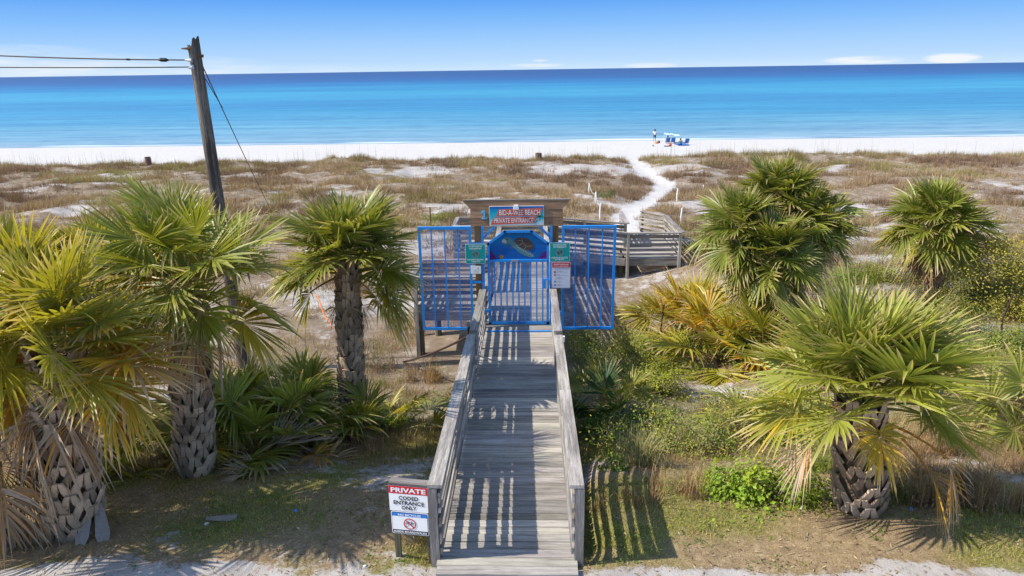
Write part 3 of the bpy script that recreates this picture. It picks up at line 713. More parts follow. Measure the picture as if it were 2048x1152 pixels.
def build_gate():
    t = thing('entrance_gate', (0, GY, zd(GY)), 'bright blue metal gate with turtle picture, mesh panels and side wings across the boardwalk', 'gate')
    mb = MB()
    oct_ = [(-.675, -.62), (-.675, 1.27), (-.30, 1.55), (.30, 1.55), (.665, 1.27), (.665, -.62)]
    for a, b in zip(oct_, oct_[1:] + oct_[:1]):
        a = np.array(a); b = np.array(b); d = nrm(b - a) * .027; bar(mb, a - d, b + d, .055, .05)
    bar(mb, (-.65, .88), (.64, .88), .052, .07)
    door = mb.build('gate_door', M_BLUE, t)
    mb = MB()
    for i in range(9): bar(mb, (-.545 + .1365 * i, -.60, GY - .006), (-.545 + .1365 * i, .85, GY - .006), .033, .03)
    mb.build('bars', M_BLUE, door)
    mb = MB(); lattice(mb, -.65, .64, -.6, .85, GY + .02, w=.0026); mb.build('mesh_panel', M_BLUEMESH, door)
    # the painted picture of a swimming turtle
    s = Sheet((-.66, GY + .012, .9)); PM = m_picture()
    s.poly([(0, 0), (1.31, 0), (1.31, .365), (.95, .64), (.37, .64), (0, .365)], PM, 0)
    sh = m_plain('turtle_shell_paint', (.075, .05, .04), .4, var=.5, scale=14); sk = m_plain('turtle_skin_paint', (.085, .20, .23), .4, var=.5, scale=22); sk2 = m_plain('turtle_belly_paint', (.20, .11, .06), .4, var=.4)
    pu = m_plain('coral_paint', (.10, .012, .13), .5, var=.5, scale=12); og = m_plain('starfish_paint', (.42, .16, .02), .5); pl = m_plain('pale_paint', (.45, .43, .36), .5, var=.3, scale=30); sl = m_plain('shell_line_paint', (.25, .22, .19), .5)
    s.poly([(.0, .0), (.17, .0), (.12, .1), (.06, .17), (.0, .26)], pu, 1); s.poly([(1.07, .0), (1.31, .0), (1.31, .2), (1.22, .16), (1.15, .06)], pu, 1)
    st = [(.27 + (.065 if k % 2 == 0 else .035) * math.cos(k * math.pi / 5 + .4), .065 + (.065 if k % 2 == 0 else .035) * math.sin(k * math.pi / 5 + .4)) for k in range(10)]
    s.poly(st, og, 1)
    u = lambda x: (x - 530) / 780 * 1.31; v = lambda y: (870 - y) / 385 * .64
    pp = lambda L: [(u(x), v(y)) for x, y in L]
    s.poly(pp([(830, 640), (880, 600), (960, 640), (1060, 745), (1010, 750), (930, 745), (860, 700), (790, 716), (830, 690)]), sk2, 1)
    s.poly(pp([(800, 580), (860, 600), (900, 660), (985, 715), (1075, 760), (1125, 800), (1145, 840), (1085, 842), (1010, 820), (950, 785), (890, 730), (820, 670)]), sk, 2)
    s.poly(pp([(868, 600), (905, 572), (970, 562), (1050, 580), (1105, 625), (1130, 690), (1122, 722), (1060, 742), (1000, 730), (935, 690), (890, 645)]), sh, 3)
    for a, b in (((970, 565), (985, 640)), ((985, 640), (930, 672)), ((985, 640), (1030, 690)), ((1030, 690), (1000, 728)), ((1030, 690), (1110, 680)), ((905, 600), (985, 610))): s.line(*pp([a, b]), .010, sl, 4)
    s.poly(pp([(728, 580), (760, 562), (810, 566), (842, 590), (850, 640), (820, 660), (770, 655), (735, 635)]), sk, 3)
    s.poly(pp([(706, 600), (730, 578), (760, 600), (770, 640), (730, 640), (704, 625)]), pl, 4); s.poly(pp([(735, 640), (800, 650), (770, 662), (740, 652)]), sk2, 4)
    s.ell(u(775), v(588), .018, .014, M_BLACK, 4)
    for k in range(9):
        q = k / 8; s.ell(u(920 + 190 * q), v(700 + 118 * q), .013, .009, pl, 3, rot=-.5)
    s.done('turtle_picture', door)
    mb = MB(); mb.box((-.16, GY - .045, .865), (.0, GY - .03, .905)); mb.build('name_plate', M_STEEL, door)
    mb = MB(); mb.box((.555, GY - .05, .22), (.70, GY - .015, .45)); l = mb.build('lock', M_BLUE, door)
    mb = MB(); mb.tube([(.645, GY - .09, .24), (.645, GY - .09, .42)], .022, 8); mb.tube([(.645, GY - .09, .40), (.645, GY - .05, .40)], .012, 6); mb.build('handle', M_STEEL, l)
    mb = MB()
    for x in (-.80, .735): bar(mb, (x, -.78), (x, 1.67), .055, .055)
    bar(mb, (-.79, 1.40), (-.53, 1.66), .05, .04); bar(mb, (.725, 1.40), (.47, 1.66), .05, .04)
    for z in (-.35, .95): mb.box((-.79, GY - .05, z), (-.69, GY + .0, z + .07))
    mb.build('gate_frame', M_BLUE, t)
    for x0, x1 in ((-2.25, -1.055), (.975, 2.185)):
        mb = MB()
        bar(mb, (x0, 1.64), (x1, 1.64), .065, .06); bar(mb, (x0, -.755), (x1, -.755), .06, .06)
        for x in (x0 + .028, x1 - .028): bar(mb, (x, -.725), (x, 1.608), .055, .055)
        w = mb.build('wing_frame', M_BLUE, t)
        mb = MB()
        for k in range(3): x = x0 + (x1 - x0) * (k + 1) / 4; bar(mb, (x, -.725, GY - .004), (x, 1.61, GY - .004), .028, .03)
        mb.build('bars', M_BLUE, w)
        mb = MB(); lattice(mb, x0 + .05, x1 - .05, -.73, 1.61, GY + .022); mb.build('mesh_panel', M_BLUEMESH, w)
    for z in (-.4, .35, 1.25):
        for a_, b_ in ((-1.06, -.83), (.76, .98)):
            mb = MB(); mb.box((a_, GY - .02, z), (b_, GY + .02, z + .05)); mb.build('bracket', M_BLUE, t)
    # timber portal
    t = thing('entrance_portal', (0, GY + .12, -1.9), 'brown timber portal of two posts under three wide boards above the blue gate', 'portal')
    for x in (-.91, .83):
        mb = MB(); mb.board((x, GY + .115, float(gz(x, GY)) - .2), (x, GY + .115, 2.2), .145, .145, up=(0, 1, 0)); mb.build('post', W_POST, t)
    mb = MB()
    for z0, z1, a0, a1 in ((1.672, 1.855, -1.06, .995), (1.862, 2.045, -1.06, .995)):
        mb.board((a0, GY + .02, (z0 + z1) / 2), (a1, GY + .02, (z0 + z1) / 2), .04, z1 - z0)
    mb.board((-1.13, GY + .014, 2.15), (1.065, GY + .014, 2.15), .04, .20, skew0=-.09, skew1=.09)
    mb.build('header_board', W_BROWN, t)
    mb = MB(); mb.board((-1.22, GY + .012, 2.262), (1.155, GY + .012, 2.262), .05, .02); mb.build('cap_board', W_RAIL, t)

def build_signs():
    b = (0, GY - .012, 0)
    # name board
    s = Sheet((-.635, GY - .022, 1.685), (1.21, 0, .004)); W, H = 1.21, .44
    SK = m_signsky()
    s.slab(0, 0, W, H, M_WHITE, .008, .02); s.rect(.008, .008, W - .008, H - .008, SK, 1)
    q = lambda x: (x - 530) / 735 * W; w = lambda y: (418 - y) / 268 * H
    pp = lambda L: [(q(x), w(y)) for x, y in L]
    s.poly(pp([(622, 288), (660, 192), (1250, 178), (1212, 288)]), M_CORAL, 2)
    s.poly(pp([(545, 402), (585, 302), (1180, 296), (1132, 388)]), M_CORAL, 2)
    s.text('BID-A-WEE BEACH', q(940), w(236), q(1212) - q(662), M_WHITE, 3, height=.118, bold=.008)
    s.text('PRIVATE ENTRANCE', q(858), w(344), q(1122) - q(592), M_WHITE, 3, height=.105, bold=.008)
    gr = m_plain('printed_palm', (.02, .2, .16), .5)
    s.line(*pp([(1207, 300), (1212, 360)]), .014, gr, 4)
    for a in (200, 160, 120, 60, 20, -20): s.ell(q(1207) + .042 * math.cos(R(a)), w(300) + .03 * math.sin(R(a)) + .006, .046, .011, gr, 4, rot=R(a))
    s.poly(pp([(1130, 388), (1165, 345), (1195, 345), (1160, 388)]), m_plain('printed_turquoise', (.0, .3, .4)), 3)
    t = thing('name_sign', (-.03, GY - .02, 1.68), 'painted beach name sign with coral bands and white lettering fixed on the timber header', 'sign')
    s.done('panel', t)
    mb = MB(); mb.box((-.10, GY - .16, 2.07), (.02, GY - .02, 2.10)); mb.box((-.09, GY - .16, 2.10), (.01, GY - .13, 2.155)); mb.box((-.09, GY - .045, 2.10), (.01, GY - .01, 2.155))
    tag(mb.build('sign_lamp', M_WHITE, loc=(-.04, GY - .03, 2.1)), 'small white bracket lamp above the beach name sign', 'lamp')
    # house number
    mb = MB(); mb.box((-.768, GY - .034, 1.862), (-.728, GY - .002, 2.03)); mb.box((-.81, GY - .034, 1.84), (-.685, GY - .002, 1.862))
    P = [(-.768, 1.965), (-.768, 2.03), (-.815, 1.995), (-.815, 1.965)]
    mb.add([(x, GY - .034, z) for x, z in P] + [(x, GY - .002, z) for x, z in P], [np.array([[0, 1, 2, 3]]), np.array([[0, 1, 5, 4], [1, 2, 6, 5], [2, 3, 7, 6], [3, 0, 4, 7]])])
    tag(mb.build('number_sign', m_plain('pale_blue_paint', (.12, .42, .66), .4, .3), loc=(-.75, GY - .02, 1.85)), 'pale blue numeral 1 fixed on the left end of the header boards', 'number')
    # teal notices
    def notice(x0, x1, z0, z1, y, top, bot, kind, label):
        s = Sheet((x0, y, z0)); W, H = x1 - x0, z1 - z0
        s.slab(0, 0, W, H, M_WHITE, .02, .004); s.rect(.008, .008, W - .008, H - .008, M_GREEN, 1, .016)
        for i, l in enumerate(top): s.text(l, W / 2, H * (.885 - .115 * i), W * (.62 if i else .66), M_WHITE, 2, height=.036, bold=.02)
        for i, l in enumerate(bot): s.text(l, W / 2, H * (.205 - .095 * i), W * (.80 if len(l) > 12 else .44) * (1 if i < 2 else .8), M_WHITE, 2, height=.034 if i < 2 else .018, bold=.02)
        cu, cv = W * .5, H * .49; dk = m_plain('dark_teal_ink', (.01, .09, .09))
        if kind == 'bike':
            for d in (-.042, .042): s.ring(cu + d, cv - .015, .024, .030, dk, 2)
            for a, b_ in (((-.042, -.015), (-.01, .03)), ((-.01, .03), (.03, .03)), ((.03, .03), (.042, -.015)), ((-.01, .03), (.0, -.015)), ((.0, -.015), (.03, .03))): s.line((cu + a[0], cv + a[1]), (cu + b_[0], cv + b_[1]), .009, dk, 2)
        else:
            s.ell(cu, cv, .045, .018, dk, 2); s.ell(cu + .05, cv + .026, .02, .014, dk, 2)
            for d in (-.035, -.02, .025, .038): s.line((cu + d, cv), (cu + d * 1.2, cv - .045), .011, dk, 2)
            s.line((cu - .04, cv), (cu - .065, cv + .03), .01, dk, 2)
        rd = m_plain('faded_red_ring', (.30, .17, .17)); s.ring(cu, cv, .072, .085, rd, 3); s.line((cu - .055, cv + .055), (cu + .055, cv - .055), .014, rd, 4)
        t = thing('notice_sign', (x0 + W / 2, y, z0), label, 'sign', 'teal notices on the gate posts'); s.done('panel', t)
    notice(-1.19, -.74, .83, 1.285, GY - .06, ('NO BICYCLES ON', 'THE BOARDWALK'), ('FOR SAFETY REASONS', 'THANK YOU'), 'bike', 'teal no bicycles notice on the left timber post of the gate')
    notice(.70, 1.155, .865, 1.30, GY - .06, ('NO DOGS ALLOWED', 'ON THE BEACH'), ('DOGS WILL BE COLLECTED', 'BY THE CITY', '- - - - - - - - - - - - - - -'), 'dog', 'teal no dogs notice above the red topped flag sign')
    # beach flag sign
    s = Sheet((.75, GY - .06, .235)); W, H = .425, .615
    s.slab(0, 0, W, H, M_WHITE, .025, .004); s.rect(.008, .008, W - .008, H - .008, M_RED, 1, .02); s.rect(.012, .012, W - .012, H - .012, m_plain('pale_sign_face', (.60, .62, .70), .5, var=.04), 2, .018)
    s.rect(.012, H - .125, W - .012, H - .012, M_RED, 3, .014)
    s.text('KNOW YOUR FLAGS', W / 2, H - .052, W * .78, M_WHITE, 4, height=.034, bold=.02); s.text('IT COULD SAVE YOUR LIFE', W / 2, H - .095, W * .78, M_WHITE, 4, height=.022, bold=.015)
    gy = m_plain('grey_ink', (.30, .30, .36)); s.rect(.06, H - .165, W - .04, H - .15, gy, 3)
    pk = m_plain('flag_red', (.30, .06, .09)); cols_ = (pk, pk, m_plain('flag_yellow', (.55, .53, .36)), m_plain('flag_green', (.03, .16, .13)), m_plain('flag_purple', (.07, .05, .16)))
    for i, m in enumerate(cols_):
        v0 = H - .225 - i * .078; s.rect(.05, v0 - (.016 if i else .03), .095, v0 + .016, m, 3)
        s.line((.115, v0 + .012), (.115 + (.13, .06, .09, .09, .09)[i], v0 + .012), .010, gy if i != 2 else cols_[4], 3)
        s.line((.115, v0 - .010), (.115 + (.25, .25, .16, .11, .12)[i], v0 - .010), .007, gy, 3)
    t = thing('flag_sign', (.96, GY - .06, .235), 'white beach flag sign with red top on the right gate post', 'sign'); s.done('panel', t)
    # small white notice
    s = Sheet((-1.085, GY - .055, .59)); s.slab(0, 0, .235, .18, M_WHITE, .012, .03)
    s.poly([(.155, .115), (.185, .115), (.17, .15)], M_BLACK, 1)
    for k in range(3): s.line((.07, .085 - .024 * k), (.20 - .02 * (k % 2), .085 - .024 * k), .006, gy, 1)
    t = thing('small_notice', (-.97, GY - .055, .59), 'small white notice under the teal no bicycles notice', 'sign'); s.done('panel', t)
    # roadside sign
    p0 = np.array([-1.222, 6.285, .335]); ux = nrm((.42, -.06, 0))
    s = Sheet(p0, ux); W = .425
    R1 = M_RED
    s.rect(0, .275, W, .575, M_WHITE, 0); s.rect(0, .485, W, .575, M_RED, 1)
    s.text('PRIVATE', W / 2, .529, W * .88, M_WHITE, 2, height=.052, bold=.03)
    for i, (l, w_) in enumerate((('CODED', .50), ('ENTRANCE', .78), ('ONLY', .38))): s.text(l, W / 2, .436 - .058 * i, W * w_, M_BLACK, 2, height=.044, bold=.025)
    s.slab(.008, -.005, W - .012, .268, M_WHITE, .022, .004)
    s.rect(.016, .003, W - .020, .26, M_BLACK, 1, .018); s.rect(.02, .048, W - .024, .212, M_WHITE, 2); s.rect(.02, .212, W - .024, .256, M_SIGNBLUE, 2, .014)
    s.text('NO BICYCLES', W / 2 - .002, .233, W * .58, M_WHITE, 3, height=.026, bold=.02); s.text('INSIDE BOARDWALKS', W / 2 - .002, .026, W * .84, M_WHITE, 3, height=.024, bold=.025)
    cu, cv = W / 2 - .002, .128; gb = m_plain('bicycle_ink', (.12, .12, .13))
    for d in (-.036, .036): s.ring(cu + d, cv - .012, .020, .025, gb, 3)
    for a, b_ in (((-.036, -.012), (-.014, .018)), ((-.014, .018), (.024, .018)), ((.022, .03), (.036, -.012)), ((-.014, .022), (.0, -.012)), ((.0, -.012), (.024, .018)), ((-.024, .024), (-.004, .024)), ((.012, .032), (.03, .030))): s.line((cu + a[0], cv + a[1]), (cu + b_[0], cv + b_[1]), .006, gb, 3)
    rd = m_plain('warning_ring', (.52, .05, .05)); s.ring(cu, cv, .056, .068, rd, 4); s.line((cu - .043, cv + .043), (cu + .043, cv - .043), .011, rd, 5)
    t = thing('roadside_sign', (p0[0], p0[1], 0), 'white and red private entrance sign over a blue no bicycles sign beside the ramp', 'sign')
    s.done('sign_face', t)
    mb = MB(); back = -s.n
    mb.board(p0 + back * .024 + (0, 0, .425) + ux * -.004, p0 + ux * (W + .004) + back * .024 + (0, 0, .425), .038, .312)
    mb.board(p0 + back * .052 + (0, 0, .592), p0 + ux * W + back * .052 + (0, 0, .592), .10, .022)
    mb.build('backing_board', W_RAIL, t)
    for u_ in (.035, .40):
        b_ = p0 + ux * u_ + back * .075; mb = MB(); mb.board((b_[0], b_[1], -.2), (b_[0], b_[1], .58), .06, .055, up=(0, 1, 0)); mb.build('post', W_PILE, t)

# ------------------------------------------------------------------ pole, wires, small fittings
def build_pole():
    b = at_y(431, 372, 16.); tp = at_y(387, 90, 16.); d = (tp - b) / (tp[2] - b[2]); g = float(gz(b[0], 16)); base = b + d * (g - .2 - b[2])
    t = thing('utility_pole', (base[0], base[1], g), 'weathered leaning wooden utility pole with rusty hooks and a broken top', 'utility pole')
    n = 20; th = np.linspace(0, 2 * math.pi, n, endpoint=False); hs = np.linspace(0, 1, 12); mb = MB(); V = []; G = []
    for h in hs:
        c = base + (tp - base) * h; r = .155 - .028 * h; rr = r * (1 + .03 * np.sin(3 * th + 1))
        z = np.zeros(n) + (rs.uniform(-.10, .10, n) if h == 1 else 0) + (.10 * np.cos(th + .3) if h == 1 else 0)
        V.append(np.c_[c[0] + rr * np.cos(th), c[1] + rr * np.sin(th), c[2] + z]); G.append(np.c_[np.full(n, h * 8), r * np.cos(th), r * np.sin(th)])
    m = len(hs); i = np.arange(m - 1)[:, None] * n; j = np.arange(n)[None]; k = (j + 1) % n
    top = V[-1].mean(0) - (0, 0, .12); V = np.concatenate(V + [top[None]]); G = np.concatenate(G + [np.zeros((1, 3))])
    e = np.arange(n) + (m - 1) * n
    mb.add(V, [np.stack([i + j, i + k, i + n + k, i + n + j], -1).reshape(-1, 4), np.stack([e, np.roll(e, -1), np.full(n, m * n)], -1)], g=G)
    mb.build('pole_shaft', W_POLE, t)
    P = lambda x, y, dy=-.0: at_y(x, y, 16. + dy)
    mb = MB(); a = P(378, 97, -.1); mb.tube([a + (.12, .1, -.02), a, a + (-.16, -.02, 0)], [.02, .035, .012], 6); mb.tube([P(375, 95, -.1), P(381, 104, -.1)], .03, 6)
    mb.tube([P(398, 112, -.05), P(406, 112, -.05)], .03, 6); mb.tube([P(405, 109, -.05), P(405, 115, -.05)], .025, 6); mb.build('hook', M_RUST, t)
    mb = MB(); mb.tube([P(371, 120), P(385, 121, -.13)], [.02, .05], 8); mb.tube([P(378, 136), P(388, 134, -.13)], [.02, .05], 8); mb.build('wire_clamp', M_STEEL, t)
    def wire(name, pts, r, sag, label, mat=M_CABLE, beads=()):
        a, b_ = np.array(pts[0], float), np.array(pts[1], float); q = np.linspace(0, 1, 24)[:, None]
        w = a + (b_ - a) * q - np.array([0, 0, 1]) * sag * 4 * q * (1 - q); mb = MB(); mb.tube(w, r, 6)
        for s_, l_, rr in beads:
            c = a + (b_ - a) * s_ - np.array([0, 0, 1]) * sag * 4 * s_ * (1 - s_); d_ = nrm(b_ - a); mb.tube([c - d_ * l_, c - d_ * l_ * .4, c + d_ * l_ * .4, c + d_ * l_], [.012, rr, rr, .012], 8)
        tag(mb.build(name, mat, loc=a), label, 'wire')
    e1 = P(0, 107); f1 = P(376, 120); e2 = P(0, 133); f2 = P(380, 134)
    wire('power_line', (f1, f1 + (e1 - f1) * 1.6), .016, .05, 'upper power line with a splice near the wooden pole', beads=((.082, .13, .042), (.2, .07, .022)))
    wire('power_line', (f2, f2 + (e2 - f2) * 1.6), .014, .02, 'lower power line running from the wooden pole')
    g0 = hit(546, 428); wire('guy_wire', (P(401, 123), g0 + (0, 0, .0)), .013, .10, 'long guy wire slanting from the pole top down to the dunes')
    j = P(401, 123) + (g0 - P(401, 123)) * .155; wire('guy_wire', (P(404, 146), j), .011, 0, 'short guy wire joining the long one just below the pole top')
def build_fittings():
    p0 = at_y(937, 648, 12.2); p0[0] = -.93
    mb = MB(); mb.box((-.965, 12.6, .02), (-.885, 12.69, .30)); mb.box((-.955, 12.58, .30), (-.895, 12.66, .40))
    tag(mb.build('junction_box', M_STEEL, loc=(-.92, 12.6, .2)), 'grey electrical box on the outer side of the left handrail', 'electrical box')
    e = hit(806, 724); q = np.linspace(0, 1, 14)[:, None]; a = np.array([-.93, 12.55, .12])
    mb = MB(); mb.tube(np.r_[[[-.925, 12.57, .30]], [[-.93, 12.55, .2]], a + (e - a) * q + (0, 0, -.06) * (4 * q * (1 - q))], .026, 8)
    tag(mb.build('conduit', M_CONDUIT, loc=a), 'dark conduit sloping from the handrail box down to the sand', 'conduit')
    mb = MB(); mb.box((.80, 11.62, .36), (.87, 11.68, .46)); tag(mb.build('sensor_box', M_WHITE, loc=(.83, 11.6, .4)), 'tiny white box on the right handrail post', 'box')
    a = hit(634, 612); b = hit(668, 684); q = np.linspace(0, 1, 18)[:, None]
    P = a + (b - a) * q; P[:, 2] = gz(P[:, 0], P[:, 1]) + .35 + .1 * np.sin(q[:, 0] * 9)
    mb = MB(); mb.tube(P, .018, 6); tag(mb.build('orange_rope', m_plain('orange_plastic', (.65, .16, .01)), loc=a), 'orange safety rope strung beside the left palm trunk', 'rope')
    # white stakes with string
    st = [(1191, 440, 420, 'nearest of the three white stakes left of the sand path', .035), (1201, 441, 405, '', 0)]
    def stake(px, pb, pt, label, r=.035, m=M_WHITE, name='stake', cat='stake', group='white stakes along the sand path'):
        b = hit(px, pb); Y = b[1]; tpt = at_y(px, pt, Y); mb = MB(); mb.tube([b - (0, 0, .1), (b + tpt) / 2, (b[0] + .01, Y, tpt[2])], r, 8); tag(mb.build(name, m, loc=b), label, cat, group); return b, np.array([b[0] + .01, Y, tpt[2]])
    s1 = stake(1200, 440, 406, 'tall white stake left of the sand path, nearest the landing rail')
    s2 = stake(1191, 403, 384, 'white stake left of the path beside a round green bush')
    s3 = stake(1178, 385, 366, 'short white stake farthest up the dune left of the path')
    s4 = stake(1362, 452, 416, 'tall white stake right of the landing railing')
    s5 = stake(1354, 402, 377, 'white stake right of the path on the open dune')
    s6 = stake(1406, 384, 370, 'small white stake beside the large right hand palm')
    for a, b, l in ((s1, s2, 'thin string between the two nearer white stakes left of the path'), (s2, s3, 'thin string between the two farther white stakes left of the path')):
        q = np.linspace(0, 1, 10)[:, None]; mb = MB(); mb.tube(a[1] + (b[1] - a[1]) * q - (0, 0, .05) - (0, 0, .25) * (4 * q * (1 - q)), .008, 4); tag(mb.build('string', M_WHITE, loc=a[1]), l, 'string')
    stake(861, 452, 414, 'thin dark stake standing behind the left gate wing', .03, M_RUST, 'thin_post', 'post', None)
    b = foot(1999, 690, 13.5)
    for px, pb, pt, l in ((2004, 690, 590, 'thin dark iron post standing in the scrub at the right'), (1322, 700, 610, 'thin dark iron post in the scrub right of the gate wing')):
        stake(px, pb, pt, l, .022, M_CONDUIT, 'iron_post', 'post', 'thin iron posts in the scrub')
    for px, pb, w, h, l, m in ((1077, 319, 1, 1, 'brown rusty beach drum standing on the dune crest', M_RUST), (296, 321, .9, .55, 'low brown beach drum half buried in the dune crest', M_RUST)):
        b = at_y(px, pb, 57.2); g = float(gz(b[0], b[1])); z1 = at_y(px, pb - 13 * h, 57.2)[2]
        t = thing('drum', (b[0], b[1], g), l, 'drum', 'drums on the dune crest'); mb = MB(); H = z1 - g; r = .26 * w
        mb.lathe((b[0], b[1], g - .1), [(r, 0), (r, .1 + H * .3), (r * 1.05, .1 + H * .32), (r, .1 + H * .35), (r, .1 + H * .66), (r * 1.05, .1 + H * .68), (r, .1 + H * .7), (r, .1 + H), (r * .9, .1 + H), (r * .88, .1 + H * .8)], 18); mb.build('drum_body', m_plain('brown_drum', (.17, .10, .075), .7), t)

# ------------------------------------------------------------------ people and beach things
def skin(name, verts, edges, radii, mat, par, sub=2):
    me = bpy.data.meshes.new(name); me.from_pydata([tuple(v) for v in verts], edges, []); o = bpy.data.objects.new(name, me); col.objects.link(o)
    m = o.modifiers.new('skin', 'SKIN'); m.use_smooth_shade = True
    for i, r in enumerate(radii):
        sv = me.skin_vertices[0].data[i]; sv.radius = (r, r) if np.isscalar(r) else r; sv.use_root = i == 0
    s = o.modifiers.new('sub', 'SUBSURF'); s.levels = sub; s.render_levels = sub
    me.materials.append(mat); o.parent = par; return o
SKIN = m_plain('skin', (.36, .20, .13), .6); HAIR = m_plain('dark_hair', (.02, .013, .01), .7)
def head(par, c, hair=True):
    mb = MB(); c = np.asarray(c, float)
    th = np.linspace(0, math.pi, 9); pts = np.array([(0, .02 * math.sin(t) * 0, -.125 * math.cos(t)) for t in th]) + c
    mb.lathe(c - (0, 0, .02), [(.002, .12 + .0), (.07, .10), (.095, .04), (.10, -.02), (.09, -.10), (.075, -.20), (.05, -.24)], 12)
    return mb.build('hair', HAIR, par, smooth=True)
def person_standing(loc, label, shirt, shorts):
    t = thing('person', loc, label, 'person')
    V = [(0, 0, .93), (0, 0, 1.12), (0, 0, 1.36), (0, 0, 1.48), (0, -.01, 1.60), (0, -.01, 1.70), (-.10, 0, .86), (-.12, -.02, .48), (-.12, .03, .09), (-.13, -.12, .04), (.10, 0, .86), (.14, .04, .48), (.15, .07, .09), (.16, -.08, .04),
         (-.19, 0, 1.38), (-.25, .03, 1.12), (-.20, -.10, .90), (.19, 0, 1.38), (.27, -.02, 1.13), (.16, -.18, 1.05), (-.19, -.13, .82), (.10, -.22, 1.06)]
    E = [(0, 1), (1, 2), (2, 3), (3, 4), (4, 5), (0, 6), (6, 7), (7, 8), (8, 9), (0, 10), (10, 11), (11, 12), (12, 13), (2, 14), (14, 15), (15, 16), (2, 17), (17, 18), (18, 19), (16, 20), (19, 21)]
    rr = [.13, .12, .14, .055, .08, .07, .085, .06, .045, .03, .085, .06, .045, .03, .055, .042, .034, .055, .042, .034, .03, .03]
    skin('body', V, E, rr, SKIN, t)
    skin('shirt', [(0, 0, .90), (0, 0, 1.12), (0, 0, 1.40), (-.19, 0, 1.38), (-.235, .02, 1.18), (.19, 0, 1.38), (.245, -.01, 1.18)], [(0, 1), (1, 2), (2, 3), (3, 4), (2, 5), (5, 6)], [.16, .15, .15, .075, .065, .075, .065], shirt, t)
    skin('shorts', [(0, 0, .96), (-.10, 0, .84), (-.12, -.01, .55), (.10, 0, .84), (.14, .03, .55)], [(0, 1), (1, 2), (0, 3), (3, 4)], [.15, .11, .09, .11, .09], shorts, t)
    head(t, (loc[0], loc[1], loc[2] + 1.68))
    return t
def person_sitting(loc, label, shirt, shorts, seat=.22):
    t = thing('person', loc, label, 'person'); s = seat
    V = [(0, 0, s + .06), (0, -.06, s + .28), (0, -.10, s + .50), (0, -.08, s + .62), (0, -.05, s + .74), (0, -.05, s + .83), (-.10, .08, s + .06), (-.13, .46, s + .16), (-.13, .80, .09), (-.13, .92, .08), (.10, .08, s + .06), (.13, .46, s + .16), (.13, .82, .09), (.13, .94, .08),
         (-.19, -.08, s + .50), (-.27, .05, s + .30), (-.18, .25, s + .26), (.19, -.08, s + .50), (.27, .05, s + .30), (.18, .25, s + .26)]
    E = [(0, 1), (1, 2), (2, 3), (3, 4), (4, 5), (0, 6), (6, 7), (7, 8), (8, 9), (0, 10), (10, 11), (11, 12), (12, 13), (2, 14), (14, 15), (15, 16), (2, 17), (17, 18), (18, 19)]
    rr = [.13, .12, .13, .055, .08, .07, .085, .06, .045, .03, .085, .06, .045, .03, .055, .042, .034, .055, .042, .034]
    skin('body', V, E, rr, SKIN, t)
    skin('shirt', [(0, 0, s + .05), (0, -.06, s + .28), (0, -.10, s + .54), (-.19, -.08, s + .51), (-.24, 0, s + .36), (.19, -.08, s + .51), (.24, 0, s + .36)], [(0, 1), (1, 2), (2, 3), (3, 4), (2, 5), (5, 6)], [.17, .16, .15, .075, .065, .075, .065], shirt, t)
    skin('shorts', [(0, 0, s + .06), (-.10, .08, s + .06), (-.13, .42, s + .14), (.10, .08, s + .06), (.13, .42, s + .14)], [(0, 1), (1, 2), (0, 3), (3, 4)], [.15, .11, .09, .11, .09], shorts, t)
    head(t, (loc[0], loc[1] - .05, loc[2] + s + .81)); return t
def beach_chair(loc, label, rot, mat):
    t = thing('beach_chair', loc, label, 'beach chair', 'blue beach chairs under the canopy'); x, y, z = loc
    c, s = math.cos(rot), math.sin(rot); W = lambda a, b, h: (x + a * c - b * s, y + a * s + b * c, z + h)
    mb = MB(); n = np.linspace(0, 1, 7)
    P = [(W(-.27, -.14 - .30 * q, .2 + .62 * q), W(.27, -.14 - .30 * q, .2 + .62 * q)) for q in n]
    for (a, b), (a2, b2) in zip(P[:-1], P[1:]): mb.add([a, b, b2, a2], np.array([[0, 1, 2, 3]]))
    mb.add([np.array(q_) - (0, .02, 0) for q_ in (P[0][0], P[0][1], P[-1][1], P[-1][0])], np.array([[0, 1, 2, 3]]))
    mb.build('backrest', mat, t)
    mb = MB(); a = [W(-.27, -.14, .2), W(.27, -.14, .2), W(.27, .12, .17), W(-.27, .12, .17), W(.27, .36, .24), W(-.27, .36, .24)]; mb.add(a, np.array([[0, 1, 2, 3], [3, 2, 4, 5]])); mb.add(np.array(a) - (0, 0, .02), np.array([[0, 1, 2, 3], [3, 2, 4, 5]])); mb.build('seat', mat, t)
    mb = MB()
    for q in (-.28, .28):
        mb.tube([W(q, -.45, .84), W(q, -.14, .2), W(q, .22, .0)], .014, 6); mb.tube([W(q, -.32, .0), W(q, .38, .25)], .014, 6); mb.tube([W(q, -.25, .42), W(q, .25, .40)], .018, 6)
    mb.tube([W(-.28, -.45, .84), W(.28, -.45, .84)], .014, 6); mb.build('frame', M_STEEL, t)
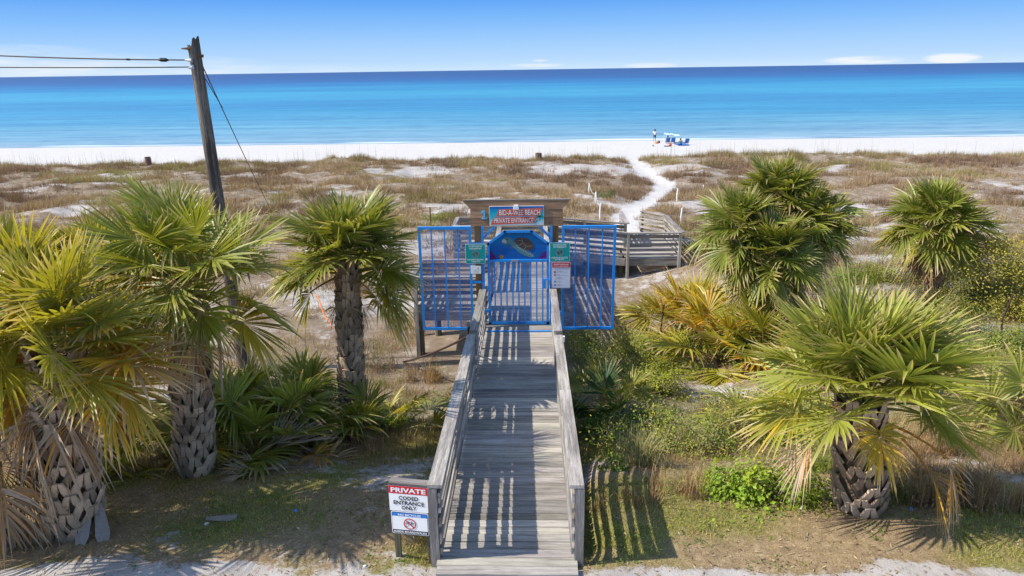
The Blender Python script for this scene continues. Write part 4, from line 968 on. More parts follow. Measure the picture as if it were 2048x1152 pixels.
def build_beach():
    Bl = m_plain('blue_cloth', (.06, .17, .46), .7); Te = m_plain('teal_shirt', (.02, .25, .32), .8); Na = m_plain('navy_shorts', (.02, .03, .13), .8); Wh = m_plain('white_shirt', (.72, .74, .80), .8)
    p = hit(1309, 283); person_standing(p, 'person in white top and dark shorts standing facing the sea', Wh, Na)
    a = hit(1335, 287); beach_chair(a, 'blue beach chair with a seated dark haired person under the canopy', .05, Bl); person_sitting((a[0], a[1], a[2]), 'dark haired person in blue sitting in the leftmost beach chair', Bl, Na)
    a = hit(1345.5, 287); beach_chair(a, 'empty blue beach chair in the middle under the canopy', -.05, Bl)
    a = hit(1372, 289); beach_chair(a, 'empty blue beach chair at the right end of the blue mat', .2, Bl)
    a = hit(1360.5, 291); person_sitting((a[0], a[1], a[2] + .02), 'person in teal shirt sitting on the blue mat', Te, Na, .05)
    # mat
    A = hit(1347, 288.0); B = hit(1379, 291); mb = MB(); g = float(gz(A[0], A[1])); nx = 8
    X = np.linspace(A[0], B[0], nx); Y = np.linspace(B[1] - .3, A[1], nx); XX, YY = np.meshgrid(X, Y); ZZ = gz(XX, YY) + .05 + rs.uniform(0, .03, XX.shape); i = np.arange(nx - 1)[:, None] * nx + np.arange(nx - 1)[None]
    mb.add(np.stack([XX, YY, ZZ], -1).reshape(-1, 3), np.stack([i, i + 1, i + nx + 1, i + nx], -1).reshape(-1, 4)); tag(mb.build('beach_mat', m_plain('mat_blue', (.04, .13, .42), .8), loc=(A[0], A[1], g)), 'wide blue beach mat spread on the sand under the canopy', 'mat')
    # canopy
    q = hit(1346, 286); Y0 = q[1]; P = lambda x, y, dy: at_y(x, y, Y0 + dy)
    t = thing('beach_canopy', q, 'pale aqua wind canopy held up on thin poles over the beach chairs', 'canopy')
    mb = MB(); top = [(1328.5, 265.5), (1333, 266.5), (1338, 267.5), (1343, 266.8), (1348, 268), (1353, 269), (1358, 269), (1361, 270.5), (1363.5, 274)]
    r0 = np.array([P(x, y, 1.6) for x, y in top]); r1 = np.array([P(x, y + 2.4 + .8 * math.sin(k * 1.7), -.6) for k, (x, y) in enumerate(top)]); n = len(top)
    V = np.concatenate([r0, (r0 + r1) / 2 + (0, 0, .06), r1]); j = np.arange(n - 1); mb.add(V, np.concatenate([np.stack([j, j + 1, j + n + 1, j + n], -1), np.stack([j + n, j + n + 1, j + 2 * n + 1, j + 2 * n], -1)])); mb.add(V - (0, 0, .012), np.concatenate([np.stack([j, j + 1, j + n + 1, j + n], -1), np.stack([j + n, j + n + 1, j + 2 * n + 1, j + 2 * n], -1)])); mb.build('canopy_sheet', M_SAIL, t, smooth=True)
    for a in (r0[0], r1[1], r1[-2], r0[-2]):
        mb = MB(); mb.tube([(a[0], a[1], float(gz(a[0], a[1])) - .1), a], .02, 6); mb.build('pole', M_WHITE, t)
    # bags
    def bag(px, py, w, h, m, label):
        b = hit(px, py); t = thing('beach_bag', b, label, 'bag'); mb = MB(); mb.lathe((b[0], b[1], b[2] - .02), [(w * .8, 0), (w, h * .3), (w * .95, h * .8), (w * .6, h), (.01, h * 1.02)], 10); mb.build('bag_body', m, t, smooth=True)
        mb = MB(); th = np.linspace(0, math.pi, 9); mb.tube(np.c_[b[0] + w * .5 * np.cos(th), 0 * th + b[1], b[2] + h + .16 * np.sin(th)], .015, 5); mb.build('handle', m, t)
    bag(1312.5, 287, .26, .24, m_plain('orange_cloth', (.62, .22, .08)), 'orange beach bag on the sand below the standing person')
    bag(1317.5, 286, .18, .32, m_plain('dark_bag_cloth', (.07, .045, .04)), 'dark brown bag right of the orange beach bag')
    bag(1340.5, 292, .2, .34, m_plain('orange_bag_cloth', (.55, .10, .02)), 'small orange red bag in front of the chairs')
    b = hit(1335.5, 293); mb = MB(); mb.board(b + (-.45, 0, .05), b + (.4, .1, .06), .3, .10); tag(mb.build('folded_umbrella', Na, loc=b), 'dark folded bundle lying beside the small orange red bag', 'bundle')
    b = hit(1306, 293); mb = MB(); mb.lathe(b - (0, 0, .02), [(.09, 0), (.13, .2), (.14, .24), (.12, .24)], 10); tag(mb.build('pail', M_STEEL, loc=b), 'small grey pail alone on the sand', 'pail')

# ------------------------------------------------------------------ stuff: grasses and litter
def build_stuff():
    r = np.random.RandomState(5)
    # dune tufts
    n = 74000; Y = r.uniform(0, 1, n) ** .85 * 37.5 + 22; X = r.uniform(-1, 1, n) * (.80 * Y + 6)
    sd = dune_sand(X, Y); pd = path_dist(X, Y); tv = fbm(X, Y, 1.3, 121, 2)
    keep = (r.rand(n) < np.clip(1.0 - sd * .93 * (1 - .9 * sstep(51.5, 54, Y)), .04, 1) * (.30 + 1.1 * sstep(.40, .58, tv))) & (pd > .62) & ~((X > -2.8) & (X < 5.9) & (Y > 22) & (Y < 28.4)) & (Y < 59.2)
    X, Y, tv = X[keep], Y[keep], tv[keep]; m = len(X); k = 13
    hue = np.clip(sstep(.35, .65, fbm(X, Y, 4.2, 131, 3)) + r.normal(0, .18, m), 0, 1)
    gr = sstep(.56, .7, fbm(X, Y * 1.5, 6., 141, 2)) + sstep(54.5, 57.5, Y) * .6
    H = (.09 + .33 * sstep(.4, .7, tv) + .13 * gr) * r.uniform(.7, 1.3, m)
    c0 = np.outer(1 - hue, (.175, .115, .085)) + np.outer(hue, (.31, .23, .155)); c0 = c0 * (1 - .6 * np.clip(gr, 0, 1))[:, None] + np.outer(.6 * np.clip(gr, 0, 1), (.25, .235, .09))
    idx = np.repeat(np.arange(m), k); N = m * k; sp = .05 + .16 * r.rand(N)
    a = r.uniform(0, 6.283, N); bx = X[idx] + np.cos(a) * sp; by = Y[idx] + np.sin(a) * sp
    B = np.c_[bx, by, gz(bx, by) - .02]
    mb = MB(); c = c0[idx] * r.uniform(.65, 1.35, (N, 1)); blades(mb, B, H[idx] * r.uniform(.6, 1.3, N), a + r.normal(0, .5, N), np.abs(r.normal(.45, .3, N)), r.uniform(.014, .032, N), c, c * 1.15, tri=True)
    tag(mb.build('dune_grass', M_GRASS), 'brown and olive dry grass tufts covering the sandy dunes', 'dune grass', kind='stuff')
    # sea oats along the crest
    n = 900; X = r.uniform(-62, 62, n); Y = r.uniform(54.5, 59.5, n); keep = (path_dist(X, Y) > 1.6) & (r.rand(n) < sstep(.3, .62, vnoise(X, Y * 0, 5, 151))); X, Y = X[keep], Y[keep]; n = len(X)
    B = np.c_[X, Y, gz(X, Y) - .05]; h = r.uniform(.8, 1.75, n); c = np.tile((.30, .25, .17), (n, 1)) * r.uniform(.7, 1.2, (n, 1)); mb = MB()
    blades(mb, B, h, r.uniform(0, 6.28, n), np.abs(r.normal(.05, .07, n)), np.full(n, .016), c, c)
    tag(mb.build('sea_oats', M_GRASS), 'thin tall sea oat stalks along the dune crest', 'sea oats', kind='stuff')
    # dry grass in the hollow behind the road verge
    n = 24000; Y = r.uniform(8.6, 26, n); X = r.uniform(-1, 1, n) * (.78 * Y + 3)
    tv = fbm(X, Y, 1.6, 161, 3); s_, g_ = ground_masks(X, Y)
    keep = (r.rand(n) < np.clip(1.1 - s_ * 1.3, .03, 1) * (.15 + sstep(.38, .6, tv))) & ~((np.abs(X) < .95) & (Y < 26)) & ~((X > -2.9) & (X < -.7) & (Y > 16.9) & (Y < 18.8)) & ~((X > -2.6) & (X < 5.8) & (Y > 23.7)) & (r.rand(n) < np.where(X < 0, .8, 1.))
    X, Y, tv = X[keep], Y[keep], tv[keep]; m = len(X); k = 16; idx = np.repeat(np.arange(m), k); N = m * k
    hue = np.clip(fbm(X, Y, 2.1, 171, 2) * 1.6 - .3 + r.normal(0, .15, m), 0, 1); c0 = np.outer(1 - hue, (.24, .155, .09)) + np.outer(hue, (.36, .28, .15))
    gr = sstep(.55, .68, fbm(X, Y, 2.6, 181, 2)); c0 = c0 * (1 - .7 * gr)[:, None] + np.outer(.7 * gr, (.14, .17, .05))
    a = r.uniform(0, 6.283, N); sp = .03 + .14 * r.rand(N); bx = X[idx] + np.cos(a) * sp; by = Y[idx] + np.sin(a) * sp; B = np.c_[bx, by, gz(bx, by) - .02]
    c = c0[idx] * r.uniform(.6, 1.35, (N, 1)); mb = MB(); blades(mb, B, (.10 + .28 * tv[idx]) * r.uniform(.5, 1.4, N), a + r.normal(0, .5, N), np.abs(r.normal(.6, .35, N)), r.uniform(.005, .012, N), c, c * 1.1, tri=True)
    tag(mb.build('dry_grass', M_GRASS), 'dry brown grass and scrub filling the hollow beside the boardwalk', 'dry grass', kind='stuff')
    # low turf by the road
    n = 420000; Y = r.uniform(5.9, 11., n); X = r.uniform(-1, 1, n) * (.80 * Y + 2.2); s_, g_ = ground_masks(X, Y)
    d2 = fbm(X, Y, .45, 191, 2)
    keep = (r.rand(n) < np.clip(1.0 - s_ * 1.9, .02, 1) * (.12 + .5 * sstep(.35, .65, d2) + .5 * g_)) & ~((np.abs(X) < .8)); X, Y, g_, d2 = X[keep], Y[keep], g_[keep], d2[keep]; m = len(X)
    B = np.c_[X, Y, gz(X, Y) - .01]; q = np.clip(g_ * .9 + r.normal(0, .22, m), 0, 1); c = np.outer(1 - q, (.42, .28, .12)) + np.outer(q, (.23, .25, .05)); c *= r.uniform(.3, 1.5, (m, 1))
    mb = MB(); blades(mb, B, r.uniform(.02, .06, m) * (.6 + g_ * .8), r.uniform(0, 6.28, m), np.abs(r.normal(.85, .35, m)), r.uniform(.006, .014, m), c, c * 1.1, tri=True)
    tag(mb.build('turf', M_GRASS), 'thin patchy green and straw coloured turf on the road verge', 'turf', kind='stuff')
    # weeds and fallen bits
    n = 2600; Y = r.uniform(6.1, 10.5, n); X = r.uniform(-1, 1, n) * (.8 * Y + 1.5); w = fbm(X, Y, .6, 201, 2) > .56; X, Y = X[w & (np.abs(X) > .85)], Y[w & (np.abs(X) > .85)]; n = len(X)
    k = 5; idx = np.repeat(np.arange(n), k); px = X[idx] + r.normal(0, .03, n * k); py = Y[idx] + r.normal(0, .03, n * k); P = np.c_[px, py, gz(px, py) + r.uniform(.005, .05, n * k)]
    mb = MB(); c = np.tile((.12, .19, .03), (n * k, 1)) * r.uniform(.6, 1.5, (n * k, 1)); leaves(mb, P, nrm_rows(r.normal(0, .4, (n * k, 3)) + (0, 0, 1)), r.uniform(.018, .042, n * k), c, .55)
    tag(mb.build('weeds', M_SHRUB), 'small broad leaved weeds scattered through the verge turf', 'weeds', kind='stuff')
    n = 11000; Y = r.uniform(5.2, 10.8, n); X = r.uniform(-1, 1, n) * (.8 * Y + 1.5); kk = np.abs(X) > .8; X, Y = X[kk], Y[kk]; n = len(X); P = np.c_[X, Y, gz(X, Y) + .012]
    mb = MB(); f = r.rand(n, 1); c = np.array((.10, .06, .035)) * (1 - f) + np.array((.50, .40, .28)) * f; leaves(mb, P, nrm_rows(r.normal(0, .25, (n, 3)) + (0, 0, 1)), r.uniform(.015, .075, n), c, .22)
    tag(mb.build('leaf_litter', M_DEAD), 'dry leaf litter and twigs strewn over the verge', 'leaf litter', kind='stuff')
    # leafy scrub of the hollow right of the boardwalk
    cl = []
    while len(cl) < 620:
        y = r.uniform(8.9, 21.5); x = r.uniform(1.35, .78 * y + 3)
        if y > 18.5 and x < 6.6: continue
        if y < 11.2 and 5.6 > x > 4.2 + r.rand(): continue
        if y < 9.6 and x < 5: continue
        if fbm(x, y, 3., 211, 2) < .43: continue
        cl.append((x, y, r.uniform(.25, .6), r.uniform(.16, .62), r.rand()))
    mb = MB(); st = MB()
    for x, y, w, h, q in cl:
        n = int(330 * w * (h + .3) * 2.2); P = np.c_[x + r.normal(0, .5, n) * w, y + r.normal(0, .5, n) * w, np.abs(r.normal(0, .55, n)) * h]; P[:, 2] = np.minimum(P[:, 2], h * 1.2) + gz(P[:, 0], P[:, 1]) + .02
        a, b = ((.06, .105, .022), (.16, .25, .03)) if q < .4 else ((.17, .19, .045), (.34, .36, .04)) if q < .78 else ((.16, .15, .06), (.27, .25, .09)) if q < .9 else ((.30, .26, .04), (.48, .40, .05))
        f = r.beta(1.1, 1.1, (n, 1)); c = 1.15 * (np.array(a) * (1 - f) + np.array(b) * f) * r.uniform(.7, 1.25, (n, 1))
        leaves(mb, P, nrm_rows(r.normal(0, .55, (n, 3)) + (-.3, -.3, .8)), r.uniform(.03, .062, n), c, .5)
        k = 14; bx = np.c_[x + r.normal(0, .2, k) * w, y + r.normal(0, .2, k) * w]; B = np.c_[bx, gz(bx[:, 0], bx[:, 1]) - .02]; c = np.tile((.26, .19, .13), (k, 1)) * r.uniform(.6, 1.4, (k, 1))
        blades(st, B, h * r.uniform(.8, 1.5, k), r.uniform(0, 6.28, k), r.uniform(.1, .8, k), np.full(k, .009), c)
    for i in range(240):
        y = r.uniform(9.6, 20); x = -r.uniform(1.5, .72 * y + 2)
        if fbm(x, y, 2.4, 221, 2) < .46 or (x > -3 and 16.5 < y < 19): continue
        w, h = r.uniform(.2, .5), r.uniform(.1, .38); n = int(150 * w * 4); P = np.c_[x + r.normal(0, .5, n) * w, y + r.normal(0, .5, n) * w, np.abs(r.normal(0, .5, n)) * h]; P[:, 2] += gz(P[:, 0], P[:, 1]) + .02
        a, b = ((.15, .10, .065), (.34, .25, .16)) if r.rand() < .7 else ((.12, .15, .035), (.28, .31, .06)); f = r.rand(n, 1); c = (np.array(a) * (1 - f) + np.array(b) * f)
        leaves(mb, P, nrm_rows(r.normal(0, .6, (n, 3)) + (0, 0, .8)), r.uniform(.03, .06, n), c, .3)
        k = 22; bx = np.c_[x + r.normal(0, .3, k) * w, y + r.normal(0, .3, k) * w]; B = np.c_[bx, gz(bx[:, 0], bx[:, 1]) - .02]; c = np.tile((.26, .18, .12), (k, 1)) * r.uniform(.5, 1.4, (k, 1))
        blades(st, B, h * r.uniform(.8, 1.8, k), r.uniform(0, 6.28, k), r.uniform(.1, .9, k), np.full(k, .009), c)
    mb.v += st.v; mb.c += st.c; mb.g += st.g; mb.f += [(f + mb.n, 1) for f, _ in st.f]
    tag(mb.build('undergrowth', [M_SHRUB, M_STEM]), 'mixed green, olive and brown undergrowth filling the hollow on both sides of the boardwalk', 'undergrowth', kind='stuff')
# ------------------------------------------------------------------ planting
def build_plants():
    G1 = np.array([.22, .245, .035]); G2 = np.array([.18, .21, .035]); G3 = np.array([.155, .185, .03]); G4 = np.array([.27, .30, .055]); GL = np.array([.28, .265, .03])
    # front left palm
    b = hit(150, 1060); palm('stout palm at the left front with hanging dead fronds over a short thick trunk', b, at_y(112, 705, b[1] + .05), .29, .25, n=28, stiff=.6, skip=lambda a, f: 3.7 < a < 5.7 and f > .66, L=.68, pet=.46, col_=GL, agelow=.95, elow=2, agebias=.12, seed=11, cols=8, row=.135, az0=.4,
        extra=((352, -6, .74, 1.0, 1.15, dict(bend=.4)), (338, -14, .82, .95, 1.1, dict(bend=.4)), (325, 10, .45, .95, .8), (190, 5, .4, 1, .8), (250, 30, .1, 1.0, .8), (20, 10, .5, 1., .9)),
        dead=((262, -62, 1.22, 1.0, .6), (240, -50, 1.25, 1.0, .7), (225, -60, 1.2, .95, .6), (285, -66, 1.28, .9, .5), (310, -60, 1.2, .9, .6), (200, -45, 1.2, 1, .6)))
    b = hit(-75, 1080); palm('palm at the left edge of which only fronds and a brown dead skirt show', b, at_y(-70, 800, b[1]), .27, .24, n=10, L=.72, pet=.6, col_=G1, agelow=.8, seed=12, az0=1.,
        dead=((350, -62, 1.2, 1.1, .6), (330, -58, 1.15, 1.1, .8), (10, -60, 1.15, 1.1, .7), (310, -60, 1.25, 1, .8)))
    # second row left
    b = hit(392, 946); palm('tall palm with a grey criss cross trunk between two other palms left of the ramp', b, at_y(374, 566, b[1]), .225, .20, n=36, stiff=.65, ehigh=76, skip=lambda a, f: (3.5 < a < 5.9 and f > .66) or ((a < 1.1 or a > 5.2) and .08 < f < .5), L=.74, pet=.62, col_=G1, agelow=.8, elow=2, seed=21, cols=8, row=.13,
        extra=((350, -20, .62, 1., .95), (5, -5, .4, 1., .9), (285, 20, .0, 1.05, .7), (305, 5, .25, 1., .8), (200, -15, .55, 1., .9)),
        dead=((300, -60, 1.15, .7, .5), (240, -64, 1.2, .7, .5), (20, -60, 1.2, .8, .6), (180, -60, 1.1, .7, .6)))
    b = hit(708, 866); palm('slender palm with a patterned trunk nearest the left gate wing', b, at_y(694, 538, b[1]), .195, .165, n=46, skip=lambda a, f: 3.6 < a < 5.8 and f > .76, L=.74, pet=.56, col_=G2, agelow=.5, elow=4, seed=31, cols=7, row=.11, ehigh=86,
        extra=((352, -12, .55, 1., 1.0, dict(bend=.5)), (342, -30, .68, 1.0, .9), (8, -5, .3, 1., .9, dict(bend=.5)), (195, -15, .5, .8, 1., dict(bend=.6))),
        dead=((200, -62, 1.2, .6, .5), (280, -64, 1.2, .5, .5), (20, -66, 1.2, .6, .5)))
    b = foot(35, 800, 8.6); palm('dense yellow green palm behind the front left palm at the picture edge', b, at_y(34, 670, 8.6), .22, .2, n=54, L=.8, pet=.75, col_=GL, agelow=.7, seed=41, agebias=.12)
    b = foot(215, 780, 10.2); palm('bushy yellow green palm filling the gap between the two stout palms', b, at_y(205, 590, 10.2), .22, .2, n=44, stiff=.6, L=.74, pet=.62, col_=GL, agelow=.75, seed=42, agebias=.16, elow=-10)
    # right front
    FRONT = lambda a, f: 3.5 < a < 5.9 and f > .64
    b = hit(1718, 1018); palm('broad palm with a short stump trunk and an orange dead frond on the right verge', b, at_y(1722, 800, b[1]), .27, .24, n=56, skip=FRONT, L=.72, pet=.58, col_=G4, agelow=.12, elow=26, stiff=.4, seed=51, cols=8, row=.135, az0=2.2,
        extra=((178, 6, .5, .9, .95), (172, 20, .15, 1.0, .95), (8, 10, .1, 1., 1.1, dict(bend=.25, droop=.08)), (352, 6, .2, .95, 1.1, dict(bend=.25, droop=.08)), (12, 18, .05, 1., 1.1), (268, 4, .74, .58, .6, dict(spread=125, droop=.3, bend=.5)), (225, 25, 0, 1., .8)),
        dead=((205, 2, 1.3, .78, 1.05, dict(spread=62, droop=.12, sag=.25, cup=.25, recurve=.3, bend=.55)), (318, 2, 1.02, .88, 1.35, dict(spread=58, droop=.25, sag=.3, cup=.25, recurve=.4, bend=.7)), (328, -14, 1.0, .85, 1.1, dict(spread=44, droop=.4)))) 
    # behind on the right: one clump of three heads, and one more
    for i, (px, py, Y, lab) in enumerate(((1552, 405, 17.9, 'tallest head of the palm clump right of the landing'), (1487, 470, 17.0, 'left leaning palm of the clump right of the landing'), (1618, 455, 17.4, 'right palm of the clump with yellow lower fronds right of the landing'), (1545, 520, 16.4, 'lowest front palm of the clump right of the landing'))):
        tp = at_y(px, py, Y); b = foot(1545 + (px - 1545) * .4, 640, Y - .1); palm(lab, b, tp, .17, .15, n=46, L=.74, pet=.5, col_=G3 * 1.1, agelow=.5, elow=-38, seed=60 + i, cols=7, row=.135, nl=32, group='palm clump right of the landing', dead=((200, -60, 1.15, .8, .5), (330, -60, 1.2, .8, .5), (260, -62, 1.1, .8, .5)))
    tp = at_y(1872, 452, 19.); palm('rounded palm with a brown dead skirt standing alone behind the right bushes', foot(1868, 600, 19.), tp, .19, .17, n=48, L=.80, pet=.55, col_=G3 * 1.1, agelow=.6, elow=-22, seed=71, cols=7, row=.135, nl=32,
        dead=tuple((a, -58, 1.15 + .1 * (k % 2), .95, .6) for k, a in enumerate(range(180, 540, 40))))
    # palmettos
    def pm(px, py, Y, label, **k):
        b = foot(px, py, Y) if Y else hit(px, py); palmetto(label, b, **k)
    pm(512, 850, 9.6, 'large deep green palmetto between the tall palm and the slender palm', n=32, L=.72, pet=.8, col_=G2 * 1.1, age=(0, .25), el=(5, 82), seed=81, dead=2)
    pm(600, 800, 10.6, 'dark green palmetto behind the brown hanging frond left of the slender palm', n=22, L=.72, pet=.85, col_=G2, age=(0, .25), el=(15, 82), seed=82)
    pm(455, 800, 10.8, 'tall upright palmetto right behind the tall palm trunk', n=20, L=.74, pet=1.0, col_=G1 * .8, age=(0, .5), el=(30, 85), seed=94)
    pm(770, 790, 10.8, 'thin spiky palmetto just right of the slender palm trunk', n=13, L=.72, pet=.65, col_=G2, age=(0, .55), el=(10, 75), seed=83, spread=80)
    pm(300, 905, 8.9, 'palmetto with brown tipped fronds behind the front left palm trunk', n=10, L=.7, pet=.5, col_=G2, age=(.2, .9), el=(0, 55), seed=84, dead=3)
    pm(595, 850, 9.5, 'hanging brown palmetto beside the foot of the slender palm', n=3, L=.5, pet=.6, col_=G2, age=(.9, 1.2), el=(15, 40), seed=85, dead=3, az=(240, 380))
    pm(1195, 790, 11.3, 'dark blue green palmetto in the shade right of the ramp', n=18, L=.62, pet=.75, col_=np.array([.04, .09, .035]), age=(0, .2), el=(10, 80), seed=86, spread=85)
    pm(1225, 760, 12.6, 'smaller palmetto with pale fronds behind the dark one right of the ramp', n=9, L=.6, pet=.6, col_=G2, age=(.1, .45), el=(20, 80), seed=87, spread=70)
    pm(1372, 640, 18.3, 'yellow green palmetto with orange tips in front of the landing', n=26, L=.95, pet=1.0, col_=GREEN_Y * 1.0, age=(.1, .75), el=(25, 87), seed=88, spread=85)
    pm(1445, 700, 16.0, 'golden yellow palmetto with drooping curled fronds right of the gate', n=26, L=.95, pet=1.15, col_=GREEN_Y * 1.1, age=(.3, .85), el=(5, 82), seed=89, dead=3)
    pm(1530, 690, 15.4, 'upright yellow green palmetto behind the broad right palm', n=20, L=.9, pet=1.1, col_=GREEN_Y * .9, age=(.1, .6), el=(25, 85), seed=90, spread=70)
    pm(1545, 800, 10.9, 'palmetto with grey dead skirt left of the broad right palm', n=10, L=.66, pet=.55, col_=G4, age=(0, .45), el=(5, 60), seed=91, dead=5, az=(120, 260))
    pm(1320, 640, 16.8, 'dry brown palmetto with pink grey dead leaves behind the right wing', n=5, L=.55, pet=.5, col_=GREEN_Y, age=(.5, 1.2), el=(5, 60), seed=92, dead=6)
    pm(2065, 850, 10.5, 'bright green palmetto cut by the right picture edge', n=12, L=.75, pet=.7, col_=G4 * .9, age=(0, .3), el=(10, 75), seed=93)
    # fallen fronds
    def fallen(px, py, a, age, L, label, el=8, n=1):
        b = hit(px, py) + (0, 0, .04); mb = MB()
        for k in range(n): frond(mb, b + (0, 0, .03 * k), R(a + 25 * k), R(el), .35, L, age, 24, spread=42, cup=.6, droop=.10, sag=.1, recurve=.2)
        tag(mb.build('fallen_frond', M_DEAD, loc=b), label, 'fallen frond', 'fallen fronds on the verge')
    fallen(505, 925, 22, 1.3, .75, 'grey fallen frond fanned upward on the ground right of the tall palm', 22, 2)
    fallen(560, 945, 175, 1.28, .45, 'small crumpled grey frond on the ground right of the tall palm', 10, 2)
    for px, py, a, L, l in ((175, 1075, 275, .32, 'flat grey leaf base propped against the front left palm trunk'), (208, 1070, 300, .34, 'pale bluish leaf base leaning at the right foot of the front left palm'), (85, 1075, 235, .35, 'grey leaf base lying left of the front left palm trunk'), (445, 1040, 5, .36, 'long grey leaf base lying alone on the shaded turf')):
        b = hit(px, py); d = np.array([math.cos(R(a)), math.sin(R(a)), 0]); n_ = np.array([-d[1], d[0], 0]); mb = MB(); q = np.linspace(0, 1, 6)
        w = .075 * np.interp(q, [0, .3, .8, 1], [.35, .75, 1, .7]); up = .30 * (1 - q) if 'lean' in l or 'propped' in l else .02 + 0 * q
        V = np.concatenate([b + d * L * (q - .5)[:, None] - n_ * w[:, None] + np.outer(up + .012, (0, 0, 1)), b + d * L * (q - .5)[:, None] + np.outer(up + .035, (0, 0, 1)), b + d * L * (q - .5)[:, None] + n_ * w[:, None] + np.outer(up + .012, (0, 0, 1))])
        j = np.arange(5); mb.add(V, np.concatenate([np.stack([j, j + 1, j + 7, j + 6], -1), np.stack([j + 6, j + 7, j + 13, j + 12], -1)]), np.array((.27, .23, .2)))
        tag(mb.build('leaf_base', M_BOOT, loc=b), l, 'leaf base', 'loose leaf bases on the verge')
    # shrubs
    BG = np.array([.15, .28, .025]); BY = np.array([.32, .36, .03]); DG = np.array([.055, .11, .022]); OL = np.array([.21, .21, .05]); YO = np.array([.42, .34, .04])
    def bs(px, py, Y, rad, label, **k):
        b = foot(px, py, Y) if Y else hit(px, py); bush(label, b, rad, **k)
    bs(1545, 1000, None, (.85, .42, .42), 'bright green broad leaved shrub left of the broad right palm stump', n=3000, size=.055, cols=(BG, BY), seed=101, aspect=.6, clumps=30, dens=.42, stems=30)
    bs(1450, 985, None, (.42, .3, .34), 'lower bright green shrub with reddish bare stems left of the bigger shrub', n=620, size=.05, cols=(BG, BY), seed=102, aspect=.6)
    bs(1400, 905, None, (.6, .4, .32), 'sparse leafy vine patch among the pale grass', n=900, size=.045, cols=(BG, BY), seed=103, aspect=.6)
    bs(1195, 870, None, (.42, .5, .48), 'dark leafy vine shrub against the right handrail', n=1300, size=.045, cols=(DG, BG), seed=104, aspect=.55)
    bs(1225, 935, None, (.25, .3, .25), 'small dark vine shrub with bright top leaves near the ramp foot', n=260, size=.045, cols=(DG, BG, BY), seed=114, aspect=.55)
    bs(1320, 790, None, (.8, .6, .78), 'yellow green leafy bush in the hollow right of the ramp', n=5200, size=.052, cols=(OL, BY), seed=105)
    bs(1300, 715, None, (1.0, .7, .85), 'sparse olive scrub bush behind the yellow green bush', n=4600, size=.048, cols=(OL, BY), seed=106, stems=34)
    bs(1392, 750, None, (.42, .4, .65), 'soft feathery dark green bush below the golden palmetto', n=2600, size=.028, cols=(DG * 1.2, np.array([.07, .13, .02])), seed=107, aspect=.2)
    bs(1345, 690, None, (.55, .45, .75), 'tangled dark twiggy bush under the yellow green palmetto', n=700, size=.032, cols=(DG, BY), seed=108, stems=60, stemcol=(.07, .045, .035))
    bs(1790, 640, 16.2, (1.2, .8, 1.1), 'grey green wispy bush behind the broad right palm', n=4200, size=.045, cols=(OL * .9, OL * 1.3), seed=109, stems=70, stemcol=(.33, .28, .23), stemr=.007)
    bs(1990, 640, 18.6, (2.3, 1.5, 2.1), 'large golden olive bush at the right edge', n=24000, size=.062, cols=(OL * 1.3, YO * 1.1), seed=110, clumps=70, stems=50, stemcol=(.3, .25, .2))
    bs(1885, 640, 16.6, (1.3, .9, 1.35), 'grey olive twiggy bush below the rounded palm', n=8000, size=.055, cols=(OL * .9, OL * 1.4), seed=111, stems=90, stemcol=(.36, .32, .28))
    bs(2000, 700, 14.4, (1.5, .8, .95), 'low green scrub bush around the thin iron post', n=8000, size=.052, cols=(DG * 1.8, OL * 1.3, BY), seed=112, stems=60, stemcol=(.25, .2, .16))
    bs(1716, 560, 21., (.75, .6, .75), 'round bright green bush between the palm clump and the rounded palm', n=3000, size=.045, cols=(BG * .7, BY * .8), seed=113)
    bs(1500, 640, 15.9, (1.5, .8, 1.15), 'mid green leafy bush hiding the feet of the palm clump', n=8000, size=.05, cols=(DG * 1.5, BG * .9, BY), seed=122, clumps=40)
    bs(1660, 640, 16.6, (1.2, .8, 1.2), 'dull olive bush right of the palm clump foot', n=5200, size=.05, cols=(DG * 1.6, OL * 1.3), seed=123, clumps=34)
    bs(1213, 394, None, (.75, .6, .42), 'small round dark green bush beside the sand path', n=900, size=.06, cols=(DG * 1.3, BG * .6), seed=115)
    bs(770, 868, None, (.48, .38, .62), 'fresh bright green leafy shrub at the foot of the slender palm', n=1700, size=.04, cols=(BG, BY), seed=116, aspect=.6)
    bs(650, 800, 11.2, (.6, .5, 1.15), 'dark leafy vine thicket behind the slender palm', n=4200, size=.04, cols=(DG, DG * 1.8, BG), seed=117)
    bs(590, 800, 11.9, (.8, .5, 1.35), 'dark vine covered shrub behind the large palmetto', n=4800, size=.04, cols=(DG, DG * 1.7, BG), seed=118)
    bs(880, 440, None, (1.2, .8, .35), 'low bright green dune shrub behind the left end of the portal', n=900, size=.07, cols=(BG * .7, BY * .8), seed=119)
    bs(900, 800, None, (.5, .6, .3), 'low brown and green weeds beside the left handrail', n=700, size=.035, cols=(OL, BG * .8, BROWN), seed=120, stems=40, stemcol=(.26, .15, .08))
    bs(1900, 1000, None, (.95, .5, .42), 'mound of dry brown brush right of the broad palm', n=500, size=.05, cols=(BROWN * .6, BROWN), seed=121, stems=120, stemcol=(.20, .13, .09), stemr=.006)
    # grass clumps
    pale = ((.20, .21, .09), (.40, .34, .18)); brown = ((.20, .125, .07), (.36, .25, .14)); grn = ((.10, .16, .03), (.26, .28, .07))
